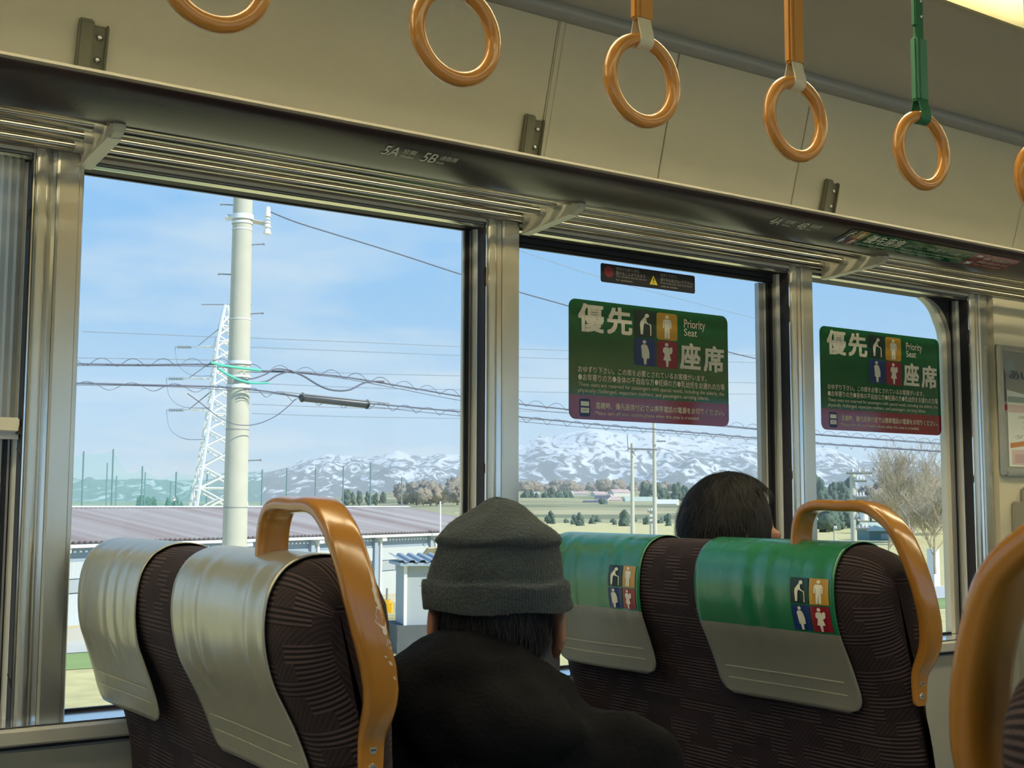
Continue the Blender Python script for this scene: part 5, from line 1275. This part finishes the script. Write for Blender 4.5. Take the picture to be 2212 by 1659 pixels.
bundle([(530, 797), (560, 801), (630, 803), (740, 814), (860, 833), (1000, 857), (1125, 873), (1240, 886), (1420, 905), (1580, 921), (1762, 938), (2046, 959), (2300, 976)], 'spiral wrapped cable right of the pole, upper of the two', side=1)
bundle([(530, 840), (580, 846), (640, 855), (720, 868), (800, 872), (1000, 890), (1125, 901), (1300, 918), (1480, 933), (1762, 957), (2046, 976), (2300, 992)], 'lower cable right of the pole carrying the black closure', side=-1)
# splice closure
ca, cb2 = at(648, 858, Y=WYp-.32), at(797, 874, Y=WYp-.32); dd = (cb2-ca).normalized()
cl_ = empty('cable_closure', ((ca+cb2)/2)[:], 'black tubular splice closure hanging on the lower cable', 'closure')
keep(MB().tube([ca, ca+dd*.02, ca+dd*.05, cb2-dd*.05, cb2-dd*.02, cb2], [.045, .066, .060, .060, .066, .045], 20).build('shell', mat('black closure', (.05, .055, .06), .35, var=.3, vscale=6), smooth=40), cl_)
for p in (ca+dd*.035, cb2-dd*.035): keep(MB().tube([p-dd*.012, p+dd*.012], .071, 20).build('end_ring', M['black'], smooth=40), cl_)
keep(MB().tube([(ca+cb2)/2 - dd*.9 + Vector((0, -.05, .045)), (ca+cb2)/2 + dd*.9 + Vector((0, -.05, .045))], .008, 6).build('seam_rib', M['galv_dark']), cl_)
# loops and covers at the pole
for lst, r, mm, lab in (([(455, 783), (480, 789), (520, 795), (565, 800)], .020, 'teal', 'teal sleeve on the upper cable at the pole'),
                        ([(470, 795), (490, 808), (515, 820), (545, 827), (580, 827)], .018, 'teal', 'teal sleeve sagging under the upper cable at the pole'),
                        ([(628, 801), (655, 812), (690, 833), (720, 843), (755, 842), (790, 826), (830, 824)], .014, 'wire', 'black slack loop hanging from the upper cable'),
                        ([(505, 822), (545, 818), (575, 808), (595, 797), (628, 800)], .010, 'wire', 'jumper wire rising right of the pole'),
                        ([(548, 827), (575, 824), (600, 810), (625, 802)], .012, 'wire', 'jumper wire with a white sleeve right of the pole'),
                        ([(638, 862), (620, 880), (590, 902), (550, 917), (510, 917), (475, 903), (455, 888), (430, 868), (405, 850)], .007, 'wire', 'drop wire sagging behind the pole from the closure'),
                        ([(585, 458), (640, 480), (720, 505), (850, 545), (1000, 594), (1125, 632), (1228, 661), (1400, 712), (1580, 762), (1650, 778)], .010, 'wire', 'power line sloping down from the insulator')):
    ob, _ = wire(wy(lst, -.35), r, 'cable' if mm != 'teal' else 'cable_sleeve', M[mm], lab)
# thin lines of the transmission tower and far lines
for k, lst in enumerate(([(542, 730), (770, 739), (1003, 749), (1226, 757), (1583, 766), (1650, 768)], [(542, 750), (770, 759), (1003, 768), (1226, 775), (1583, 782), (1650, 784)], [(640, 802), (820, 808), (1003, 812), (1226, 818), (1583, 826), (1760, 829)], [(560, 828), (800, 838), (1003, 842), (1226, 848), (1583, 851), (1760, 853)], [(545, 873), (760, 881), (1003, 885), (1226, 890)], [(545, 893), (760, 900), (1003, 904), (1226, 908)],
                         [(100, 772), (250, 774), (478, 778)], [(178, 716), (330, 722), (470, 728)], [(600, 408), (800, 450), (1000, 500), (1300, 600), (1640, 690)])):
    wire([at(x, y, Y=88) for x, y in lst], .030, 'power_line', M['wire_thin'], 'thin far power line crossing the sky', 'far power lines', n=5, sub=5)

# ------------------------------------------------------------------ outside: lattice tower
TD = 145.0
tc0 = at(470, 1100, D=TD); TX = Vector((tc0.x, tc0.y, 0)); TA = R(22)
tu = _r0*math.cos(TA)+Vector((_f.x, _f.y, 0)).normalized()*math.sin(TA); tw_ = Vector((-tu.y, tu.x, 0))
tw = empty('transmission_tower', (TX.x, TX.y, GZ), 'white steel lattice transmission tower behind the concrete pole', 'tower')
def tz(py): return at(470, py, D=TD).z
half = [(GZ, 4.6), (tz(1170), 3.35), (tz(960), 1.95), (tz(860), 1.35), (tz(735), .98), (tz(690), .55), (tz(652), .12)]
def hw(z):
    for (z0, h0), (z1, h1) in zip(half, half[1:]):
        if z0 <= z <= z1: return h0+(h1-h0)*(z-z0)/(z1-z0)
    return .1
axs = Vector((0, 0, 0)) + _r0*((478-470)/FPX*TD)
def TP(i, z):
    k = hw(z); s = ((1, 1), (1, -1), (-1, -1), (-1, 1))[i % 4]; t_ = max(0, min(1, (z-GZ)/(tz(652)-GZ))); q = TX + axs*t_ + tu*s[0]*k + tw_*s[1]*k; return (q.x, q.y, z)
for i in range(4):
    mb = MB(); zs = [h_[0] for h_ in half]
    for z0, z1 in zip(zs, zs[1:]): mb.beam(TP(i, z0), TP(i, z1), .24)
    keep(mb.build('leg', M['galv']), tw)
lev = [GZ, tz(1240), tz(1170), tz(1110), tz(1055), tz(1010), tz(965), tz(930), tz(895), tz(862), tz(832), tz(802), tz(775), tz(748), tz(722), tz(700), tz(675)]
for z0, z1 in zip(lev, lev[1:]):
    for i in range(4):
        keep(MB().beam(TP(i, z0), TP(i+1, z1), .15).build('brace', M['galv']), tw); keep(MB().beam(TP(i+1, z0), TP(i, z1), .15).build('brace', M['galv']), tw)
for py in (1170, 1055, 895, 802, 735, 700):
    for i in range(4): keep(MB().beam(TP(i, tz(py)), TP(i+1, tz(py)), .15).build('girt', M['galv']), tw)
for py, ln_ in ((745, 2.3), (815, 3.0), (884, 2.6)):
    z = tz(py)
    for sg in (-1,):
        tip = TX + axs*.8 + _r0*sg*(hw(z)+ln_)
        for i in ((2, 3) if sg < 0 else (0, 1)):
            keep(MB().beam(TP(i, z), (tip.x, tip.y, z), .09).build('arm', M['galv']), tw); keep(MB().beam(TP(i, z+2.2), (tip.x, tip.y, z), .07).build('arm_tie', M['galv_dark']), tw)
        mb = MB(); a = Vector((tip.x, tip.y, z)); b = a + _r0*sg*2.6
        mb.tube([a, b], .04, 6)
        for k in range(7): c = a+(b-a)*(.25+.1*k); mb.tube([c-_r0*.06, c+_r0*.06], .22, 10)
        keep(mb.build('insulator_string', M['bluegrey']), tw)
        jp = [b, b+Vector((0, 0, -2.2))-_r0*sg*.5, b+Vector((0, 0, -3.4))-_r0*sg*2.2, Vector(TP(2 if sg < 0 else 0, z-3.6))]
        wire(jp, .04, 'jumper', M['wire_thin'], par=tw)
keep(MB().beam(tuple(TX+axs-_r0*3.0+Vector((0, 0, tz(651)))), tuple(TX+axs+_r0*3.0+Vector((0, 0, tz(651)))), .08).build('top_arm', M['galv_dark']), tw)
dsh = MB().blobs(tuple(TX-_r0*(hw(tz(1078))+2.4)+Vector((0, 0, tz(1078)))), (.2, .12, .28), 2, 0).build('dish', M['trimw'], smooth=180); keep(dsh, tw)

# ------------------------------------------------------------------ outside: golf range nets
ND = 330.0
tops = [(120, 985), (181, 975), (245, 970), (308, 1007), (381, 1019), (448, 1017), (567, 1014), (620, 1012), (682, 1011), (742, 1006), (801, 998), (868, 1030)]
npole = []
for i, (px, py) in enumerate(tops):
    dpt = ND*(1+.012*i); p = at(px, py, D=dpt); npole.append((p, dpt))
    tag(MB().tube([(p.x, p.y, GZ-1), (p.x, p.y, p.z)], .22, 8).build('net_post', M['poleg'], smooth=60), 'tall green driving range net post beyond the warehouse', 'post', 'driving range net posts')
for i, (px, py) in enumerate(((232, 1000), (252, 1028), (314, 1020), (369, 1040))):
    p = at(px, py, D=ND*1.15); tag(MB().tube([(p.x, p.y, GZ-1), (p.x, p.y, p.z)], .20, 8).build('net_post', M['poleg'], smooth=60), 'shorter green net post in the far row of the driving range', 'post', 'far row of net posts')
for i, ((a, _), (b, _)) in enumerate(zip(npole, npole[1:])):
    if i > 5: continue
    sag = (2.2, 2.4, 7.0, 4.2, 1.8, 1.0)[i]
    def fn(u, v, a=a, b=b, sag=sag):
        p = a.lerp(b, u); top = p.z-.3-sag*4*u*(1-u)*(.5 if i in (2, 3) else .35); return (p.x, p.y, GZ-1+(top-GZ+1)*v)
    tag(MB().grid(fn, 14, 6).build('range_net', M['net'], recalc=False), 'pale green net panel sagging between driving range posts', 'net', 'driving range nets')
def fn2(u, v): p = at(150+300*u, 1036, D=ND*1.16); return (p.x, p.y, GZ-1+(p.z-GZ+1)*v)
tag(MB().grid(fn2, 10, 3).build('range_net', M['net'], recalc=False), 'lower green net in the far row of the driving range', 'net')

# H-frame poles and small poles
hf = empty('railway_mast', at(1390, 1100, D=95)[:2] + (GZ,), 'pair of tall pale masts joined by a cross beam below the sign', 'mast')
for (px, pt_, wdp) in ((1363, 957, 8), (1411, 900, 8)):
    p = at(px+3, 1050, D=95); zt_ = at(px, pt_, D=95).z; keep(MB().tube([(p.x, p.y, GZ), (p.x, p.y, zt_)], [.20, .12], 12).build('mast', M['concrete'], smooth=60), hf)
a, b = at(1357, 969, D=95), at(1419, 971, D=95); keep(MB().beam(a, b, .10, .10).build('cross_beam', M['galv_dark']), hf)
for s0, s1 in (((1367, 978), (1376, 970)), ((1398, 971), (1408, 988)), ((1366, 972), (1372, 984))): keep(MB().beam(at(*s0, D=95), at(*s1, D=95), .05).build('strut', M['galv_dark']), hf)
keep(MB().tube([at(1355, 938, D=95), at(1357, 975, D=95)], .04, 6).build('rod', M['galv_dark']), hf); keep(MB().beam(at(1418, 953, D=95), at(1438, 953, D=95), .08).build('arm', M['galv_dark']), hf)
def smallpole(px, py0, py1, D_, label, arms, lw=.16):
    e = empty('utility_pole', (*at(px, py1, D=D_)[:2], GZ), label, 'pole'); p = at(px, py1, D=D_)
    keep(MB().tube([(p.x, p.y, GZ), (p.x, p.y, at(px, py0, D=D_).z)], [lw*1.2, lw], 10).build('shaft', M['concrete'], smooth=60), e)
    for (xa, xb, y) in arms: keep(MB().beam(at(xa, y, D=D_), at(xb, y, D=D_), .14, .14).build('cross_arm', M['galv_dark']), e)
    for (xa, y) in [(xa+k*(xb-xa)/4, y) for (xa, xb, y) in arms for k in (1, 2, 3)]:
        keep(MB().blobs(at(xa, y-4, D=D_)[:], (.07, .07, .20), 1, 0).build('insulator', M['trimw'], smooth=180), e)
    return e
smallpole(1845, 1016, 1180, 75, 'grey utility pole with cross arms seen through the right window', [(1828, 1884, 1021), (1845, 1872, 1038), (1845, 1872, 1073), (1848, 1866, 1118), (1848, 1878, 1141)], .17)
keep_tr = at(1866, 1113, D=75)
tag(MB().tube([keep_tr + Vector((0, 0, .3)), keep_tr - Vector((0, 0, .3))], .24, 12).build('transformer', M['trimw'], smooth=50), 'white transformer can mounted beside the utility pole', 'transformer')
smallpole(1407, 1098, 1165, 140, 'small white utility pole between the two tall masts', [(1398, 1416, 1105), (1402, 1410, 1118), (1402, 1412, 1128)], .18)
smallpole(1803, 1140, 1170, 150, 'tiny pale street lamp post under the orange handle', [(1800, 1809, 1143)], .12)
lpst = tag(MB().tube([at(951, 1150, D=74), at(951, 1083, D=74)], .05, 8).build('antenna_mast', M['galv']), 'thin pale mast at the right end of the warehouse', 'mast')

# ------------------------------------------------------------------ outside: far houses, groves, trees
def house(px, py, D_, wd, dp, ht, roofc, wallc, label, rot, group='farmhouses on the far plain'):
    p = at(px, py, D=D_); e = empty('farmhouse', p[:], label, 'house', group); e.rotation_euler = (0, 0, rot)
    o = MB().box((-wd/2, -dp/2, -1), (wd/2, dp/2, ht)).build('wall', wallc, e)
    pr = [(-dp/2-.6, ht-.2), (0, ht+dp*.30), (dp/2+.6, ht-.2), (0, ht+dp*.30-.5)]
    MB().prism(pr, XA, -wd/2-.6, wd/2+.6).build('roof', roofc, e)
    MB().prism([(-dp/2, ht), (0, ht+dp*.28), (dp/2, ht)], XA, -wd/2+.05, wd/2-.05).build('gable', wallc, e)
    if D_ < 900: MB().box((-wd*.2, -dp/2-.08, .6), (wd*.2, -dp/2, ht*.7)).build('window', M['bluegrey'], e)
    return e
HL = [(1156, 1083, 1500, 8, 7, 9, 'trimw', 'trimw', 'tiny white house among the groves left of the masts'), (1205, 1064, 2300, 16, 10, 7, 'house', 'house', 'pale roof on the far ridge left of the masts'),
      (1228, 1079, 1480, 11, 8, 8, 'house', 'house', 'pale house at the left end of the far village'), (1252, 1082, 1560, 20, 10, 9, 'blossom', 'house', 'wide pinkish roofed house in the far village'),
      (1293, 1082, 1450, 15, 10, 8, 'blossom', 'house', 'grey pink house in the middle of the far village'), (1302, 1092, 1050, 12, 9, 6, 'hroof', 'trimw', 'white walled house with a dark roof below the far village'),
      (1328, 1098, 1050, 9, 8, 7, 'blossom', 'house', 'small house with a pale gable right of the silo'), (1338, 1083, 1400, 22, 12, 10, 'blossom', 'house', 'pale pink building at the right of the far village'),
      (1280, 1107, 900, 13, 9, 6, 'hroof', 'house', 'house with a dark tiled roof in the middle of the fields'), (1218, 1106, 950, 14, 8, 4, 'hroof', 'trimw', 'low white house at the edge of the left grove'),
      (1190, 1110, 900, 20, 8, 3.5, 'hroof', 'bluegrey', 'long low dark barn in the left fields'), (1440, 1108, 800, 15, 9, 6, 'trimw', 'trimw', 'white building right of the tall masts'), (1384, 1096, 1000, 26, 12, 5, 'glassgreen', 'trimw', 'long green roofed hall between the tall masts')]
for i, (px, py, D_, wd, dp, ht, rc, wc, lab) in enumerate(HL): house(px, py, D_, wd, dp, ht, M[rc], M[wc], lab, R(-30+25*math.sin(i*2.1)))
pz = at(1319, 1094, D=1100); sil = tag(MB().tube([(pz.x, pz.y, pz.z-2), (pz.x, pz.y, pz.z+8), (pz.x, pz.y, pz.z+11)], [4, 4, 1], 14).build('silo', M['blossom'], smooth=40), 'round topped pinkish silo in the far village', 'silo')
# groves: each crown a tree of its own
def crown_mesh(nm, mm, kind, seed):
    mb = MB()
    if kind == 'conifer':
        for k in range(6): mb.blobs((.13*math.cos(k*2.2+seed), .13*math.sin(k*2.2+seed), .22+.12*k), (.24-.02*k, .24-.02*k, .20), 3, .40, 5, seed+k)
    else:
        for k in range(5): mb.blobs((.22*math.cos(k*1.3+seed), .22*math.sin(k*1.3+seed), .42+.14*math.sin(k*2.1)), (.30, .30, .32), 3, .42, 5.2, seed+k)
    mb.tube([(0, 0, -.2), (0, 0, .3)], .04, 6); me = mb.mesh(nm); me.materials.append(mm); me.polygons.foreach_set('use_smooth', [True]*len(me.polygons)); return me
CM = {('c', i): crown_mesh('conifer_tree', M['tree'], 'conifer', i*3.1) for i in range(3)}
CM.update({('b', i): crown_mesh('bare_tree', M['treeb'], 'round', i*2.3) for i in range(3)})
rnd = random.Random(11)
def trees(kind, x0, x1, y0, y1, D0, D1, n, h0, h1, label, group):
    got = []
    for i in range(n):
        for tries in range(40):
            px = rnd.uniform(x0, x1); D_ = rnd.uniform(D0, D1); p = at(px, y0+(y1-y0)*rnd.random(), D=D_)
            if all(((p.x-q.x)**2+(p.y-q.y)**2)**.5 > h1*.95 for q in got): break
        else: continue
        got.append(p)
        o = bpy.data.objects.new('conifer_tree' if kind == 'c' else 'leafless_tree', CM[(kind, i % 3)]); C.objects.link(o); hh = rnd.uniform(h0, h1)
        o.location = p; wf = hh*(rnd.uniform(.6, .9) if kind == 'c' else rnd.uniform(.8, 1.2)); o.scale = (wf, wf, hh); o.rotation_euler = (0, 0, rnd.uniform(0, 6)); tag(o, label, 'tree', group)
trees('c', 1128, 1232, 1092, 1100, 1200, 1350, 26, 12, 20, 'dark conifer in the dense grove beside the beanie, far away', 'far left grove')
trees('c', 1390, 1480, 1090, 1097, 1000, 1250, 22, 13, 22, 'dark conifer in the grove behind the tall masts', 'far right grove')
trees('c', 1282, 1306, 1114, 1117, 800, 850, 7, 9, 13, 'dark conifer in the small clump amid the fields', 'clump amid the fields')
trees('b', 1200, 1475, 1064, 1072, 2200, 2900, 46, 18, 30, 'brown leafless tree on the far wooded rise', 'far brown wood')
trees('b', 1125, 1210, 1066, 1074, 2100, 2700, 14, 18, 28, 'brown leafless tree on the far rise at the pillar', 'far brown wood by the pillar')
trees('c', 1180, 1500, 1146, 1156, 330, 420, 26, 4, 6, 'hazy tree at the foot of the fields, just above the green covers', 'near hedge above the seat')
trees('b', 870, 1000, 1078, 1088, 700, 1000, 18, 9, 16, 'brown leafless tree behind the end of the warehouse', 'wood behind the warehouse')
trees('c', 740, 880, 1088, 1092, 900, 1100, 14, 8, 12, 'low dark tree behind the warehouse ridge', 'low wood behind the ridge')
trees('c', 300, 400, 1098, 1102, 420, 480, 12, 3, 5, 'green tree inside the driving range nets', 'trees behind the nets')
trees('c', 1762, 1840, 1092, 1102, 700, 900, 20, 14, 22, 'dark conifer on the slope behind the right utility pole', 'slope left of right pole')
trees('b', 1860, 1960, 1100, 1120, 300, 420, 12, 7, 10, 'brown scrub tree behind the right utility pole', 'scrub right of pole')
trees('b', 1960, 2060, 1100, 1125, 180, 260, 12, 4, 7, 'brown scrub tree at the foot of the bare tree', 'scrub below bare tree')
trees('c', 1770, 1840, 1140, 1160, 260, 330, 8, 5, 8, 'grey green tree under the orange handle', 'trees under the handle')
for k in range(10):
    pass
# green shed roof seen under the handle
gpz = at(1885, 1165, D=120); gh = house(1905, 1172, 210, 7, 4, 2.2, M['glassgreen'], M['poleg'], 'teal green shed seen under the right orange handle', R(-20), 'sheds near the line')
wb = tag(MB().box((-1.2, -.6, 0), (1.2, .6, 6)).build('white_post', M['trimw'], bevel=.05), 'white block post between the two orange handles', 'post'); wb.location = at(2018, 1275, D=90); wb.scale = (.28, .5, .5)

# large bare tree
def bare(px, pyb, pyt, D_, label, seed, spread=.55, trunk=.16):
    rnd2 = random.Random(seed); base = at(px, pyb, D=D_); top = at(px, pyt, D=D_); H_ = top.z-base.z
    e = empty('bare_tree', (base.x, base.y, base.z), label, 'tree')
    mt = MB(); mbr = MB(); mtw = MB()
    def grow(p, d, L_, r, lvl):
        q = p; pts = [p]; n = 4
        for k in range(n):
            d = (d + Vector((rnd2.uniform(-1, 1), rnd2.uniform(-1, 1), rnd2.uniform(-.2, .7)))*.13).normalized(); q = q+d*L_/n; pts.append(q)
        tgt = mt if lvl == 0 else (mbr if lvl < 3 else mtw)
        tgt.tube(pts[::(1 if lvl < 3 else 2)], [max(r*(1-.55*k/n), .006) for k in range(0, n+1, 1 if lvl < 3 else 2)], 6 if lvl < 2 else 3, caps=False)
        if lvl < 5:
            for k in range((9, 6, 5, 4, 3)[lvl]):
                t_ = rnd2.uniform(.3, 1); i = min(n-1, int(t_*n)); pp = pts[i].lerp(pts[i+1], t_*n-i)
                side = Vector((rnd2.uniform(-1, 1), rnd2.uniform(-1, 1), 0)).normalized()
                grow(pp, (d*.75+side*spread+Vector((0, 0, .25))).normalized(), L_*rnd2.uniform(.5, .75), r*.5, lvl+1)
    grow(Vector((base.x, base.y, base.z)), Vector((0, 0, 1)), H_*.50, trunk, 0)
    keep(mt.build('trunk', M['bark'], recalc=False), e); keep(mbr.build('branches', M['bark'], recalc=False), e)
    q = keep(mtw.build('twigs', M['bark'], recalc=False), e); q['kind'] = 'stuff'
    return e
bare(1972, 1215, 960, 62, 'tall bare tree with pale fine branches in the right window', 2, .55, .10)
bare(2020, 1240, 1040, 55, 'bare shrub tree leaning at the right side of the last window', 6, .75, .07)
bare(1925, 1225, 1045, 66, 'lower bare tree left of the tall one in the right window', 8, .7, .08)

# ------------------------------------------------------------------ haze over the plain
hm = bpy.data.materials.new('haze'); hm.use_nodes = True
t, n_, l_ = tree_of(hm); n_.clear(); o_ = n_.new('ShaderNodeOutputMaterial'); vs_ = n_.new('ShaderNodeVolumeScatter'); vs_.inputs['Color'].default_value = (.95, .98, 1, 1); vs_.inputs['Density'].default_value = .95e-4; vs_.inputs['Anisotropy'].default_value = 0
l_.new(vs_.outputs[0], o_.inputs['Volume'])
hz_ = MB().box((-6000, 150, -60), (16000, 14000, 1300)).build('haze', hm); tag(hz_, 'thin pale blue haze over the distant plain and mountains', 'haze', None, 'stuff')
sc.cycles.volume_bounces = 1 if hasattr(sc, 'cycles') else 0
